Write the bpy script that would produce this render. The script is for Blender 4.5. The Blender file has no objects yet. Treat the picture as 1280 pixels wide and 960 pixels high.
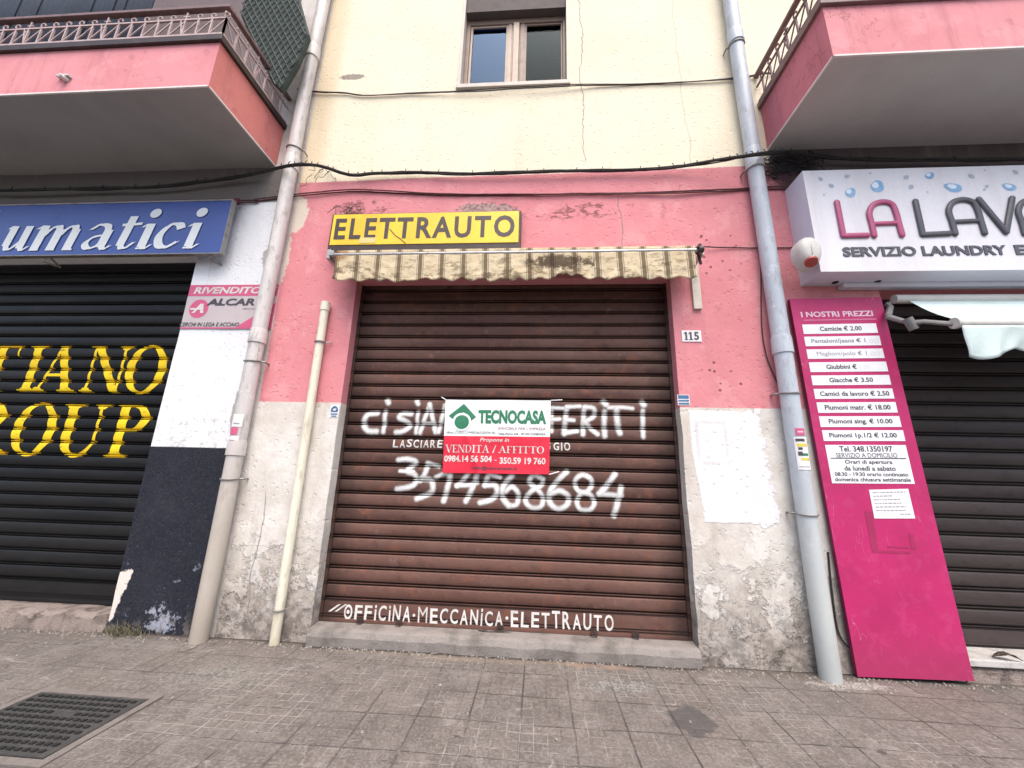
import bpy, bmesh, math, random
from mathutils import Vector, Matrix, noise as mnoise
R = math.radians
SC = bpy.context.scene
COL = SC.collection
random.seed(7)

# ---------------------------------------------------------------- camera, sky, sun, exposure
CAM = Vector((0.0, -3.8615, 1.5))
FPX = 481.4                       # focal length in pixels of a 1280 wide picture
def cam_axes(yaw, pitch, roll):
    cy, sy, cp, sp, cr, sr = math.cos(yaw), math.sin(yaw), math.cos(pitch), math.sin(pitch), math.cos(roll), math.sin(roll)
    B = Matrix(((1, 0, 0), (0, 0, -1), (0, 1, 0)))
    Rz = Matrix(((cy, sy, 0), (-sy, cy, 0), (0, 0, 1)))
    Rx = Matrix(((1, 0, 0), (0, cp, sp), (0, -sp, cp)))
    Rr = Matrix(((cr, sr, 0), (-sr, cr, 0), (0, 0, 1)))
    return Rr @ B @ Rx @ Rz
AX = cam_axes(R(4.02), R(13.86), R(-1.55))
cd = bpy.data.cameras.new('camera'); cam = bpy.data.objects.new('camera', cd); COL.objects.link(cam)
cd.sensor_width = 36; cd.lens = FPX / 1280 * 36; cd.clip_start = .05; cd.clip_end = 600
rot = Matrix((AX[0], -AX[1], -AX[2])).transposed()
cam.matrix_world = Matrix.Translation(CAM) @ rot.to_4x4()
SC.camera = cam
SC.render.resolution_x = 1024; SC.render.resolution_y = 768

SUN_EL, SUN_AZ = R(63), R(164)    # azimuth clockwise from +Y (the wall's inside); 180 = straight out from the facade
wd = bpy.data.worlds.new('World'); SC.world = wd; wd.use_nodes = True
nt = wd.node_tree; nt.nodes.clear()
sky = nt.nodes.new('ShaderNodeTexSky'); sky.sky_type = 'NISHITA'; sky.sun_disc = False
sky.sun_elevation = SUN_EL; sky.sun_rotation = SUN_AZ; sky.dust_density = 4.0; sky.air_density = 1.0; sky.ozone_density = .6
bg = nt.nodes.new('ShaderNodeBackground'); bg.inputs['Strength'].default_value = 0.13
wo = nt.nodes.new('ShaderNodeOutputWorld')
nt.links.new(sky.outputs[0], bg.inputs[0]); nt.links.new(bg.outputs[0], wo.inputs[0])
sl = bpy.data.lights.new('sun', 'SUN'); sun = bpy.data.objects.new('sun', sl); COL.objects.link(sun)
sl.energy = 1.5; sl.angle = R(52); sl.color = (1.0, .93, .84)
sdir = Vector((math.sin(SUN_AZ) * math.cos(SUN_EL), math.cos(SUN_AZ) * math.cos(SUN_EL), math.sin(SUN_EL)))
sun.rotation_euler = sdir.to_track_quat('Z', 'Y').to_euler(); sun.location = (4, -8, 12)
SC.view_settings.view_transform = 'Standard'; SC.view_settings.look = 'None'
SC.view_settings.gamma = 1; SC.view_settings.use_curve_mapping = False
SC.view_settings.exposure = 1.2

def at(px, py, Y=0.0):            # point of the vertical plane y = Y seen at a pixel of the 1280 x 960 photograph
    d = AX.transposed() @ Vector(((px - 640) / FPX, (py - 480) / FPX, 1))
    return CAM + d * ((Y - CAM.y) / d.y)
def gnd(px, py, Z=0.0):
    d = AX.transposed() @ Vector(((px - 640) / FPX, (py - 480) / FPX, 1))
    return CAM + d * ((Z - CAM.z) / d.z)

# ---------------------------------------------------------------- node helpers
class V:
    def __init__(s, g, o): s.g, s.o = g, o
    def _m(s, op, *a): return s.g.math(op, s, *a)
    def __add__(s, b): return s._m('ADD', b)
    __radd__ = __add__
    def __sub__(s, b): return s._m('SUBTRACT', b)
    def __rsub__(s, b): return s.g.math('SUBTRACT', b, s)
    def __mul__(s, b): return s._m('MULTIPLY', b)
    __rmul__ = __mul__
    def __truediv__(s, b): return s._m('DIVIDE', b)
    def abs(s): return s._m('ABSOLUTE')
    def inv(s): return s.g.math('SUBTRACT', 1.0, s)
    def frac(s): return s._m('FRACT')
    def floor(s): return s._m('FLOOR')
def lin(c):
    if isinstance(c, str):
        c = c.lstrip('#'); v = [int(c[i:i+2], 16) / 255 for i in (0, 2, 4)]
        return tuple((x / 12.92 if x <= .04045 else ((x + .055) / 1.055) ** 2.4) for x in v) + (1,)
    return tuple(c) + (1,) if len(c) == 3 else tuple(c)
class Gr:
    def __init__(s, name):
        s.m = bpy.data.materials.new(name); s.m.use_nodes = True; s.t = s.m.node_tree; s.t.nodes.clear()
        s.out = s.t.nodes.new('ShaderNodeOutputMaterial')
        g = s.t.nodes.new('ShaderNodeNewGeometry'); s.P = g.outputs['Position']; s.N = g.outputs['Normal']
        sp = s.t.nodes.new('ShaderNodeSeparateXYZ'); s.t.links.new(s.P, sp.inputs[0])
        s.x, s.y, s.z = [V(s, sp.outputs[i]) for i in range(3)]
    def set(s, sock, v):
        if isinstance(v, V): s.t.links.new(v.o, sock)
        elif hasattr(v, 'is_output'): s.t.links.new(v, sock)
        else: sock.default_value = v
    def math(s, op, a, b=None, c=None, clamp=False):
        n = s.t.nodes.new('ShaderNodeMath'); n.operation = op; n.use_clamp = clamp
        for i, q in enumerate((a, b, c)):
            if q is not None: s.set(n.inputs[i], q)
        return V(s, n.outputs[0])
    def sm(s, a, b, x):           # smoothstep
        n = s.t.nodes.new('ShaderNodeMapRange'); n.interpolation_type = 'SMOOTHSTEP'
        s.set(n.inputs[0], x); s.set(n.inputs[1], a); s.set(n.inputs[2], b); n.inputs[3].default_value = 0; n.inputs[4].default_value = 1
        return V(s, n.outputs[0])
    def mn(s, a, b): return s.math('MINIMUM', a, b)
    def mx(s, a, b): return s.math('MAXIMUM', a, b)
    def vec(s, x, y, z):
        n = s.t.nodes.new('ShaderNodeCombineXYZ')
        for i, q in enumerate((x, y, z)): s.set(n.inputs[i], q)
        return n.outputs[0]
    def noise(s, scale, detail=4, rough=.55, dist=0, off=0, vec=None, st=None):
        n = s.t.nodes.new('ShaderNodeTexNoise'); v = s.P if vec is None else vec
        if st or off:
            mp = s.t.nodes.new('ShaderNodeMapping'); s.t.links.new(v, mp.inputs[0])
            mp.inputs['Location'].default_value = (off, off * 1.7, off * .6)
            if st: mp.inputs['Scale'].default_value = st
            v = mp.outputs[0]
        s.t.links.new(v, n.inputs['Vector'])
        n.inputs['Scale'].default_value = scale; n.inputs['Detail'].default_value = detail
        n.inputs['Roughness'].default_value = rough; n.inputs['Distortion'].default_value = dist
        return V(s, n.outputs[0])
    def voro(s, scale, feature='F1', out=0, vec=None):
        n = s.t.nodes.new('ShaderNodeTexVoronoi'); n.feature = feature; s.t.links.new(s.P if vec is None else vec, n.inputs['Vector'])
        n.inputs['Scale'].default_value = scale
        return V(s, n.outputs[out])
    def mix(s, f, a, b, mode='MIX'):
        n = s.t.nodes.new('ShaderNodeMix'); n.data_type = 'RGBA'; n.blend_type = mode
        s.set(n.inputs[0], f); s.set(n.inputs[6], a if isinstance(a, V) else lin(a)); s.set(n.inputs[7], b if isinstance(b, V) else lin(b))
        return V(s, n.outputs[2])
    def bump(s, h, dist=.01, strength=1):
        n = s.t.nodes.new('ShaderNodeBump'); n.inputs['Strength'].default_value = strength; n.inputs['Distance'].default_value = dist
        s.set(n.inputs['Height'], h); return n.outputs[0]
    def attr(s, name='UVMap'):
        n = s.t.nodes.new('ShaderNodeUVMap'); n.uv_map = name
        sp = s.t.nodes.new('ShaderNodeSeparateXYZ'); s.t.links.new(n.outputs[0], sp.inputs[0])
        return V(s, sp.outputs[0]), V(s, sp.outputs[1])
    def fin(s, col, rough=.7, metal=0, bump=None, spec=.4, alpha=None, trans=None, coat=0):
        p = s.t.nodes.new('ShaderNodeBsdfPrincipled'); s.p = p
        s.set(p.inputs['Base Color'], col if isinstance(col, V) else lin(col)); s.set(p.inputs['Roughness'], rough); s.set(p.inputs['Metallic'], metal)
        p.inputs['Specular IOR Level'].default_value = spec
        if coat: p.inputs['Coat Weight'].default_value = coat
        if bump is not None: s.t.links.new(bump, p.inputs['Normal'])
        if alpha is not None: s.set(p.inputs['Alpha'], alpha)
        sh = p.outputs[0]
        if trans:
            tr = s.t.nodes.new('ShaderNodeBsdfTranslucent'); s.set(tr.inputs[0], col if isinstance(col, V) else lin(col))
            mxn = s.t.nodes.new('ShaderNodeMixShader'); mxn.inputs[0].default_value = trans
            s.t.links.new(sh, mxn.inputs[1]); s.t.links.new(tr.outputs[0], mxn.inputs[2]); sh = mxn.outputs[0]
        s.t.links.new(sh, s.out.inputs[0]); return s.m

def worn(name, c, c2=None, amt=.5, rough=.6, scale=6, bumpd=.002, metal=0, spec=.4, streak=False, coat=0):
    g = Gr(name); c2 = c2 or tuple(v * .6 for v in lin(c)[:3])
    n = g.noise(scale, 5, .62)
    if streak: n = g.noise(scale, 5, .62, st=(1, 1, .12))
    col = g.mix(g.sm(.42, .75, n) * amt, c, c2)
    fine = g.noise(scale * 14, 3, .6, off=3)
    col = g.mix(g.sm(.35, .7, fine) * .18, col, c2)
    return g.fin(col, g.noise(scale * 2, 3, off=5) * .25 + (rough - .12), metal, g.bump(fine + n * .6, bumpd), spec, coat=coat)

# ---------------------------------------------------------------- mesh helpers
class MB:
    def __init__(s): s.v, s.f, s.mi, s.uv = [], [], [], []
    def face(s, pts, mi=0, uv=None):
        i = len(s.v); s.v += [tuple(p) for p in pts]; s.f.append(tuple(range(i, i + len(pts)))); s.mi.append(mi); s.uv.append(uv)
    def mesh(s, vs, fs, mi=0):
        i = len(s.v); s.v += [tuple(p) for p in vs]
        for f in fs: s.f.append(tuple(i + k for k in f)); s.mi.append(mi); s.uv.append(None)
    def box(s, x0, x1, y0, y1, z0, z1, mi=0, M=None, skip=''):
        vs = [Vector((x, y, z)) for x in (x0, x1) for y in (y0, y1) for z in (z0, z1)]
        if M: vs = [M @ p for p in vs]
        F = {'l': (0, 1, 3, 2), 'r': (4, 6, 7, 5), 'f': (0, 4, 5, 1), 'b': (2, 3, 7, 6), 'd': (0, 2, 6, 4), 'u': (1, 5, 7, 3)}
        s.mesh(vs, [F[k] for k in F if k not in skip], mi)
    def tube(s, pts, r, seg=8, mi=0, cap=True, sy=1.0, ax=Vector((0, 1, 0))):
        pts = [Vector(p) for p in pts]; n = len(pts); rs = r if isinstance(r, (list, tuple)) else [r] * n; base = len(s.v)
        prev = None
        for i, p in enumerate(pts):
            d = (pts[min(i + 1, n - 1)] - pts[max(i - 1, 0)])
            d = d.normalized() if d.length > 1e-9 else Vector((0, 0, 1))
            a = prev if prev is not None else (ax if abs(d.dot(ax)) < .9 else Vector((0, 0, 1)) if abs(d.z) < .9 else Vector((1, 0, 0)))
            a = (a - d * a.dot(d)); a = a.normalized() if a.length > 1e-6 else d.orthogonal().normalized(); prev = a
            b = d.cross(a)
            for k in range(seg):
                t = 2 * math.pi * k / seg
                s.v.append(tuple(p + (a * math.cos(t) * sy + b * math.sin(t)) * rs[i]))
        for i in range(n - 1):
            for k in range(seg):
                k2 = (k + 1) % seg
                s.f.append((base + i * seg + k, base + i * seg + k2, base + (i + 1) * seg + k2, base + (i + 1) * seg + k)); s.mi.append(mi); s.uv.append(None)
        if cap:
            s.f.append(tuple(base + k for k in range(seg))[::-1]); s.mi.append(mi); s.uv.append(None)
            s.f.append(tuple(base + (n - 1) * seg + k for k in range(seg))); s.mi.append(mi); s.uv.append(None)
    def prism(s, poly, y0, y1, mi=0):          # outline in (x, z), y0 is the front
        n = len(poly); i = len(s.v)
        s.v += [(x, y0, z) for x, z in poly] + [(x, y1, z) for x, z in poly]
        s.f.append(tuple(range(i, i + n))); s.f.append(tuple(range(i + 2 * n - 1, i + n - 1, -1)))
        s.mi += [mi, mi]; s.uv += [None, None]
        for k in range(n):
            s.f.append((i + k, i + n + k, i + n + (k + 1) % n, i + (k + 1) % n)); s.mi.append(mi); s.uv.append(None)
    def obj(s, name, mats, parent=None, smooth=False, bevel=0, loc=None, fixn=True):
        me = bpy.data.meshes.new(name)
        off = Vector(loc) if loc is not None else (parent_origin(parent) if parent else Vector())
        me.from_pydata([tuple(Vector(p) - off) for p in s.v], [], s.f)
        if any(u is not None for u in s.uv):
            ul = me.uv_layers.new(name='UVMap'); li = 0
            for f, u in zip(s.f, s.uv):
                for k in range(len(f)):
                    ul.data[li].uv = u[k] if u is not None else (0, 0); li += 1
        mats = mats if isinstance(mats, (list, tuple)) else [mats]
        for m in mats: me.materials.append(m)
        me.polygons.foreach_set('material_index', s.mi)
        if smooth: me.polygons.foreach_set('use_smooth', [True] * len(me.polygons))
        if fixn or bevel:
            b = bmesh.new(); b.from_mesh(me)
            if fixn: bmesh.ops.recalc_face_normals(b, faces=b.faces)
            b.to_mesh(me); b.free()
        me.update()
        o = bpy.data.objects.new(name, me); COL.objects.link(o)
        if parent: o.parent = parent; o.location = off - parent_origin(parent)
        else: o.location = off
        o['_o'] = tuple(off)
        if bevel:
            bm_ = o.modifiers.new('bevel', 'BEVEL'); bm_.width = bevel; bm_.segments = 2; bm_.limit_method = 'ANGLE'; bm_.angle_limit = R(40)
        if smooth and bevel == 0:
            try: me.set_sharp_from_angle(angle=R(42))
            except Exception: pass
        return o
def parent_origin(o): return Vector(o['_o'])
def thing(name, label, cat, loc=(0, 0, 0), group=None):
    o = bpy.data.objects.new(name, None); COL.objects.link(o); o.location = loc; o['_o'] = tuple(loc)
    o.empty_display_size = .1
    return tag(o, label, cat, group)
def tag(o, label=None, cat=None, group=None, kind=None):
    for k, v in (('label', label), ('category', cat), ('group', group), ('kind', kind)):
        if v: o[k] = v
    return o
def catmull(pts, n=6, closed=False):
    out = []; L = len(pts)
    P = [Vector(p) for p in pts]
    rng = range(L) if closed else range(L - 1)
    for i in rng:
        g = (lambda j: P[j % L]) if closed else (lambda j: P[max(0, min(L - 1, j))])
        a, b, c, d = g(i - 1), g(i), g(i + 1), g(i + 2)
        for k in range(n):
            t = k / n
            out.append(.5 * ((2 * b) + (c - a) * t + (2 * a - 5 * b + 4 * c - d) * t * t + (3 * b - a - 3 * c + d) * t ** 3))
    if not closed: out.append(P[-1])
    return out

# ---------------------------------------------------------------- lettering
_cache = {}
def text2d(s, bold=0.0, shear=0.0, space=1.0, res=3):
    key = (s, bold, shear, space, res)
    if key in _cache: return _cache[key]
    c = bpy.data.curves.new('t', 'FONT'); c.body = s; c.offset = bold; c.shear = shear; c.space_character = space
    c.resolution_u = res; c.fill_mode = 'FRONT' if hasattr(c, 'fill_mode') else c.fill_mode
    o = bpy.data.objects.new('t', c); COL.objects.link(o)
    dg = bpy.context.evaluated_depsgraph_get(); dg.update()
    me = o.evaluated_get(dg).to_mesh()
    vs = [(v.co.x, v.co.y) for v in me.vertices]; fs = [tuple(p.vertices) for p in me.polygons]
    o.evaluated_get(dg).to_mesh_clear(); bpy.data.objects.remove(o); bpy.data.curves.remove(c)
    _cache[key] = (vs, fs); return vs, fs
def put_text(mb, s, x0, x1, z0, z1, y, mi=0, bold=0.0, shear=0.0, space=1.0, fit=True, M=None, res=3, depth=0):
    if 'M' in s: bold = min(bold, 0)                     # thicker outlines of M would cross themselves
    vs, fs = text2d(s, bold, shear, space, res)
    ax, bx = min(v[0] for v in vs), max(v[0] for v in vs); az, bz = min(v[1] for v in vs), max(v[1] for v in vs)
    kz = (z1 - z0) / (bz - az); kx = (x1 - x0) / (bx - ax)
    if not fit: kx = kz
    P = [Vector((x0 + (v[0] - ax) * kx, y, z0 + (v[1] - az) * kz)) for v in vs]
    if M: P = [M @ p for p in P]
    mb.mesh(P, fs, mi)
    if depth:                                            # side walls so that the letters stand proud
        from collections import Counter
        ec = Counter(); 
        for f in fs:
            for a, b in zip(f, f[1:] + f[:1]): ec[(min(a, b), max(a, b))] += 1
        for (a, b), n in ec.items():
            if n == 1:
                d = Vector((0, depth, 0)); mb.face([P[a], P[b], P[b] + d, P[a] + d], mi)
class Glyphs:
    """serif letters drawn from bars, rings and pen strokes; every stroke lies a little above the one before"""
    def __init__(s, mb, y, fx, mi=0): s.mb, s.y, s.fx, s.mi, s.k = mb, y, fx, mi, 0
    def poly(s, pts):
        s.k += 1; yy = s.y - (s.k % 9) * .00025
        s.mb.face([Vector((p[0], yy, p[1])) for p in (s.fx(*q) for q in pts)], s.mi)
    def bar(s, x0, y0, x1, y1, w): s.poly([(x0 - w / 2, y0), (x0 + w / 2, y0), (x1 + w / 2, y1), (x1 - w / 2, y1)])
    def hb(s, x0, x1, y, t): s.poly([(x0, y), (x1, y), (x1, y + t), (x0, y + t)])
    def serif(s, x, y, w, up=1, t=.05):
        s.hb(x - w / 2, x + w / 2, y if up > 0 else y - t, t)
        b = .05 * up; yy = y + t * up
        s.poly([(x - w * .36, yy), (x + w * .36, yy), (x + w * .2, yy + b), (x - w * .2, yy + b)])
    def ring(s, cx, cy, rx, ry, a0, a1, ws, wt, n=22):
        s.k += 1; yy = s.y - (s.k % 9) * .00025
        for i in range(n):
            q = []
            for a, k in ((i, 0), (i + 1, 0), (i + 1, 1), (i, 1)):
                t = R(a0 + (a1 - a0) * a / n)
                q.append((cx + (rx - ws * k) * math.cos(t), cy + (ry - wt * k) * math.sin(t)))
            s.mb.face([Vector((p[0], yy, p[1])) for p in (s.fx(*u) for u in q)], s.mi)
    def pen(s, pts, w, ang=22, n=8, thin=.35):
        P = catmull([Vector((p[0], p[1], 0)) for p in pts], n) if len(pts) > 2 else [Vector((p[0], p[1], 0)) for p in pts]
        nb = Vector((math.cos(R(ang)), math.sin(R(ang)), 0)) * w / 2
        for nibv in (nb, Vector((-nb.y, nb.x, 0)) * thin):
            s.k += 1; yy = s.y - (s.k % 9) * .00025
            for a, b in zip(P, P[1:]):
                s.mb.face([Vector((p[0], yy, p[1])) for p in (s.fx(q.x, q.y) for q in (a - nibv, a + nibv, b + nibv, b - nibv))], s.mi)
    def dot(s, x, y, r, n=14): s.poly([(x + r * math.cos(2 * math.pi * i / n), y + r * math.sin(2 * math.pi * i / n)) for i in range(n)])
    def cap(s, ch, x, W=.17, w=.055):
        """one roman capital of height 1 starting at x; returns its width"""
        if ch == 'T':
            s.bar(x + .42, 0, x + .42, 1, W); s.hb(x, x + .84, .94, .06); s.serif(x + .42, 0, .46); s.poly([(x, 1), (x + .05, 1), (x + .03, .74), (x, .74)]); s.poly([(x + .79, 1), (x + .84, 1), (x + .84, .74), (x + .81, .74)]); return .9
        if ch == 'I': s.bar(x + .22, 0, x + .22, 1, W); s.serif(x + .22, 0, .44); s.serif(x + .22, 1, .44, -1); return .5
        if ch == 'A':
            s.bar(x + .1, 0, x + .44, 1, w); s.bar(x + .78, 0, x + .44, 1, W); s.hb(x + .22, x + .66, .33, w); s.serif(x + .1, 0, .32); s.serif(x + .78, 0, .42); return .98
        if ch == 'N':
            s.bar(x + .14, 0, x + .14, 1, w); s.bar(x + .84, 0, x + .84, 1, w); s.bar(x + .8, 0, x + .2, 1, W); s.serif(x + .14, 0, .3); s.serif(x + .84, 1, .3, -1); s.hb(x, x + .2, .95, .05); return 1.02
        if ch == 'O': s.ring(x + .45, .5, .45, .52, 0, 360, W, w * .9, 36); return .98
        if ch == 'U':
            s.bar(x + .2, .3, x + .2, 1, W); s.bar(x + .78, .3, x + .78, 1, w); s.ring(x + .455, .34, .342, .36, 180, 270, W, w * 1.2); s.ring(x + .455, .34, .352, .36, 270, 360, w, w * 1.2); s.serif(x + .2, 1, .42, -1); s.serif(x + .78, 1, .3, -1); return .98
        if ch in 'PR':
            s.bar(x + .2, 0, x + .2, 1, W); s.serif(x + .2, 0, .44); s.hb(x + .02, x + .45, .95, .05); s.ring(x + .4, .74, .36, .26, -90, 90, W, w); s.hb(x + .2, x + .42, .48, w)
            if ch == 'R': s.bar(x + .82, 0, x + .42, .5, W); s.serif(x + .82, 0, .3); return .95
            return .82
        if ch == 'V': s.bar(x + .44, 0, x + .1, 1, W); s.bar(x + .44, 0, x + .78, 1, w); s.serif(x + .1, 1, .4, -1); s.serif(x + .78, 1, .3, -1); return .9
        if ch in 'EF':
            s.bar(x + .18, 0, x + .18, 1, W); s.hb(x, x + .66, .94, .06); s.hb(x + .2, x + .5, .48, w)
            s.poly([(x + .62, 1), (x + .67, 1), (x + .67, .76), (x + .64, .76)])
            if ch == 'E': s.hb(x, x + .68, 0, .06); s.poly([(x + .64, 0), (x + .7, 0), (x + .7, .26), (x + .67, .26)])
            else: s.serif(x + .18, 0, .44)
            return .76
        if ch == 'D': s.bar(x + .18, 0, x + .18, 1, W); s.ring(x + .36, .5, .52, .5, -90, 90, W, w); s.hb(x, x + .38, .945, .055); s.hb(x, x + .38, 0, .055); return .98
        if ch == 'G': s.ring(x + .45, .5, .45, .52, 40, 320, W, w); s.bar(x + .78, .14, x + .78, .46, W * .9); s.serif(x + .76, .5, .34, -1); return .96
        if ch == 'S': s.pen([(x + .56, .8), (x + .4, .96), (x + .16, .86), (x + .2, .62), (x + .46, .44), (x + .5, .16), (x + .26, .03), (x + .04, .2)], W * .9, 10); return .66
        if ch == '/': s.bar(x + .05, -.08, x + .35, 1.05, w); return .5
        return .35
    def word(s, txt, **k):
        x = 0
        for c in txt: x += s.cap(c, x, **k)
        return x
def cap_word(mb, txt, x0, x1, z0, z1, y, shear=0.0, mi=0, **k):
    t = MB(); w = Glyphs(t, 0, lambda a, b: (a, b)).word(txt, **k)
    Glyphs(mb, y, lambda a, b: (x0 + (a / w) * (x1 - x0) + shear * b * (z1 - z0), z0 + b * (z1 - z0)), mi).word(txt, **k)

# ---------------------------------------------------------------- materials
def mat_wall():
    g = Gr('facade_paint'); x, y, z = g.x, g.y, g.z
    e = g.noise(7, 6, .62) - .5; e2 = g.noise(26, 5, .6, off=4) - .5; big = g.noise(1.1, 5, .6, off=9); med = g.noise(4, 6, .65, off=2); fine = g.noise(55, 4, .6, off=7)
    def blob(cx, cz, rx, rz, amp=.9, soft=.12):
        d = g.math('SQRT', ((x - cx) / rx) * ((x - cx) / rx) + ((z - cz) / rz) * ((z - cz) / rz)) + e * amp + e2 * amp * .7
        return g.sm(1 + soft, 1 - soft, d)
    def rng(v, a, b, s=.008): return g.sm(a - s, a + s, v) * g.sm(b + s, b - s, v)
    # lower centre: bare plaster, patched with white, damp and dirty towards the pavement
    pl = g.mix(g.sm(.3, .7, med), (.55, .51, .465), (.68, .655, .62))
    pl = g.mix(g.sm(.46, .72, big) * .55, pl, (.50, .42, .345))
    sk = g.noise(5, 6, .65, off=33, st=(1, 1, .16))
    pl = g.mix(g.sm(.48, .72, sk) * .4, pl, (.36, .325, .295))
    pe = g.noise(2.3, 8, .70, off=21); wear = g.sm(1.35, .25, z + e * .5)
    p1m = g.sm(.495, .53, pe + wear * .09 - .045); p1e = g.sm(.014, .003, (pe + wear * .09 - .045 - .508).abs())
    under = g.mix(g.sm(.35, .65, g.noise(13, 6, .72, off=5)), (.21, .178, .15), (.45, .40, .35))
    pl = g.mix(p1m * wear * .65, pl, under)
    pl = g.mix(p1e * wear * .3, pl, (.13, .11, .10))
    p2m = g.sm(.54, .585, g.noise(4.2, 8, .7, off=44)) * g.sm(1.0, .5, z + e * .6) * g.sm(.10, .3, z)
    pl = g.mix(p2m * .6, pl, (.64, .625, .61))
    damp = g.sm(.68, .05, z + e * .8 + e2 * .3)
    pl = g.mix(damp * .8, pl, g.mix(g.sm(.4, .62, g.noise(9, 6, .75, off=5)), (.085, .070, .060), (.33, .29, .26)))
    patch = rng(x + (e * .22 + e2 * .10) * g.sm(1.6, 2.0, x) + e2 * .018 + g.sm(1.9, 1.2, z) * -.06, 1.485, 2.15, .012) * rng(z + e2 * .02 + g.sm(1.85, 2.15, x) * e * .5, 1.16, 2.2, .008)
    pl = g.mix(patch * .9, pl, g.mix(g.sm(.35, .75, med), (.75, .75, .775), (.64, .64, .66)))
    box = rng(x, 1.53, 1.83, .006) * rng(z, 1.68, 2.10, .006); boxi = rng(x, 1.56, 1.80, .006) * rng(z, 1.71, 2.075, .006)
    pl = g.mix((box - boxi) * .6 * g.sm(.25, .55, med), pl, (.55, .53, .52))
    # pink band
    pk = g.mix(g.sm(.3, .75, med) * .55, (.60, .215, .24), (.67, .275, .30))
    pk = g.mix(g.sm(.52, .75, big) * .45, pk, (.52, .19, .215))
    pk = g.mix(g.sm(.545, .60, g.noise(1.9, 8, .72, off=81)) * .35, pk, (.70, .36, .365))
    pk = g.mix(g.sm(.60, .64, g.noise(6.5, 8, .74, off=83)) * .45, pk, (.38, .14, .15))
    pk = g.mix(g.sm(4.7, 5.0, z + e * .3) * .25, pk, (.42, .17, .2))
    # cream storey
    cr = g.mix(g.sm(.35, .8, big) * .5, (.77, .70, .55), (.69, .60, .44))
    cr = g.mix(g.sm(.5, .8, g.noise(2.2, 5, .6, off=3, st=(1, 1, .25))) * .35, cr, (.70, .60, .45))
    cr = g.mix(rng(x + e * .2, -3.2, -2.72, .12) * .55, cr, (.62, .48, .30))
    cr = g.mix(blob(-2.52, 6.66, .16, .05), cr, (.30, .26, .22))
    # left pier
    wt = g.mix(g.sm(.35, .8, med) * .5, (.75, .76, .79), (.62, .62, .63))
    wt = g.mix(g.sm(2.5, 1.8, z) * g.sm(.5, .62, g.noise(16, 6, .7, off=8)) * .6, wt, (.38, .36, .35))
    nv = g.mix(g.sm(.4, .8, med) * .6, (.012, .015, .024), (.028, .030, .042))
    chips = g.sm(.63, .69, g.noise(9, 6, .66, off=13)) * g.sm(1.0, .1, z)
    nv = g.mix(chips * .85, nv, (.40, .43, .52))
    nv = g.mix(blob(-3.54, .14, .17, .11, 2.2) * g.sm(.47, .53, g.noise(15, 7, .74, off=51)) * .85, nv, (.33, .35, .42))
    nv = g.mix(g.sm(.25, .0, z + e * .4) * g.sm(.5, .6, g.noise(9, 6, .7, off=52)) * .7, nv, (.17, .145, .13))
    chip2 = g.sm(.006, -.006, x + 4.07 - (z - .05) * .26 + e * .10 + e2 * .05) * rng(z + e * .12 + e2 * .05 - (x + 4) * .3, .09, .53, .006)
    nv = g.mix(chip2, nv, (.66, .60, .55))
    pier = g.mix(g.sm(1.730, 1.742, z + e2 * .006), nv, wt)
    # grey strip behind the pipe and up the left edge
    gs = g.mix(g.sm(.35, .7, med), (.50, .46, .43), (.62, .58, .54))
    # lay out the zones
    low = g.mix(g.sm(2.228, 2.24, z + e2 * .012), pl, pk)
    low = g.mix(g.mx(blob(-3.02, 4.55, .22, .28, .7, .04), blob(-3.08, 3.95, .15, .40, .7, .04)), low, (.62, .54, .46))
    low = g.mix(blob(-.62, 4.55, .34, .09, 1.4, .06) * .9, low, g.mix(g.sm(.4, .6, e2 + .5), (.20, .12, .11), (.40, .31, .29)))
    fl = g.sm(.06, .02, (g.noise(5, 6, .7, off=17, st=(1, 1, 2.4)) - .5).abs()) * g.sm(.5, .56, g.noise(3.2, 3, .6, off=2))
    low = g.mix(fl * g.mx(blob(.35, 4.52, .75, .11, .7, .3), blob(-2.1, 4.62, .3, .12)) * .9, low, (.20, .07, .075))
    hol = g.sm(.27, .18, g.voro(16, vec=g.vec(x, 0, z))) * g.sm(.46, .53, g.noise(7, 2, .5, off=41))
    low = g.mix(hol * g.mx(blob(1.83, 2.56, .24, .2), blob(1.9, 3.95, .32, .32)) * .9, low, (.17, .06, .065))
    zp = z - x * .012
    c = g.mix(g.sm(5.03, 5.045, zp + e2 * .02), low, cr)
    c = g.mix(g.sm(-2.975, -2.99, x + e * .05), c, gs)
    c = g.mix(g.sm(-3.14, -3.16, x + e * .10 + e2 * .05), c, pier)
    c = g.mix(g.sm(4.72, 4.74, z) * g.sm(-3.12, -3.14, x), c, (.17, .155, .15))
    c = g.mix(g.sm(5.235, 5.25, z) * g.sm(-2.99, -3.01, x), c, gs)
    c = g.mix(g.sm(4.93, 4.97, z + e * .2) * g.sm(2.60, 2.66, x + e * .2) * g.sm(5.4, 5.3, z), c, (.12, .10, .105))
    c = g.mix(blob(-3.17, 2.13, .09, .30, .7, .05), c, (.36, .34, .33))
    c = g.mix(blob(-3.15, 3.95, .12, .16, .9, .05), c, (.40, .38, .36))
    # cracks
    def crack(x0, za, zb, off): return g.sm(.010, .002, (x - x0 - (g.noise(1.6, 5, .6, off=off) - .5) * .22).abs()) * rng(z, za, zb, .05)
    ck = g.mx(g.mx(crack(.52, 5.2, 9, 3), crack(1.72, 5.1, 9, 8) * .5), g.mx(crack(.9, 4.0, 4.7, 12), crack(-2.72, .2, 1.3, 14)))
    ck = g.mx(ck, g.sm(.008, .002, (z - .75 - (g.noise(1.4, 5, .6, off=61) - .5) * .9).abs()) * rng(x, -3, -2.06, .05))
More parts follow.
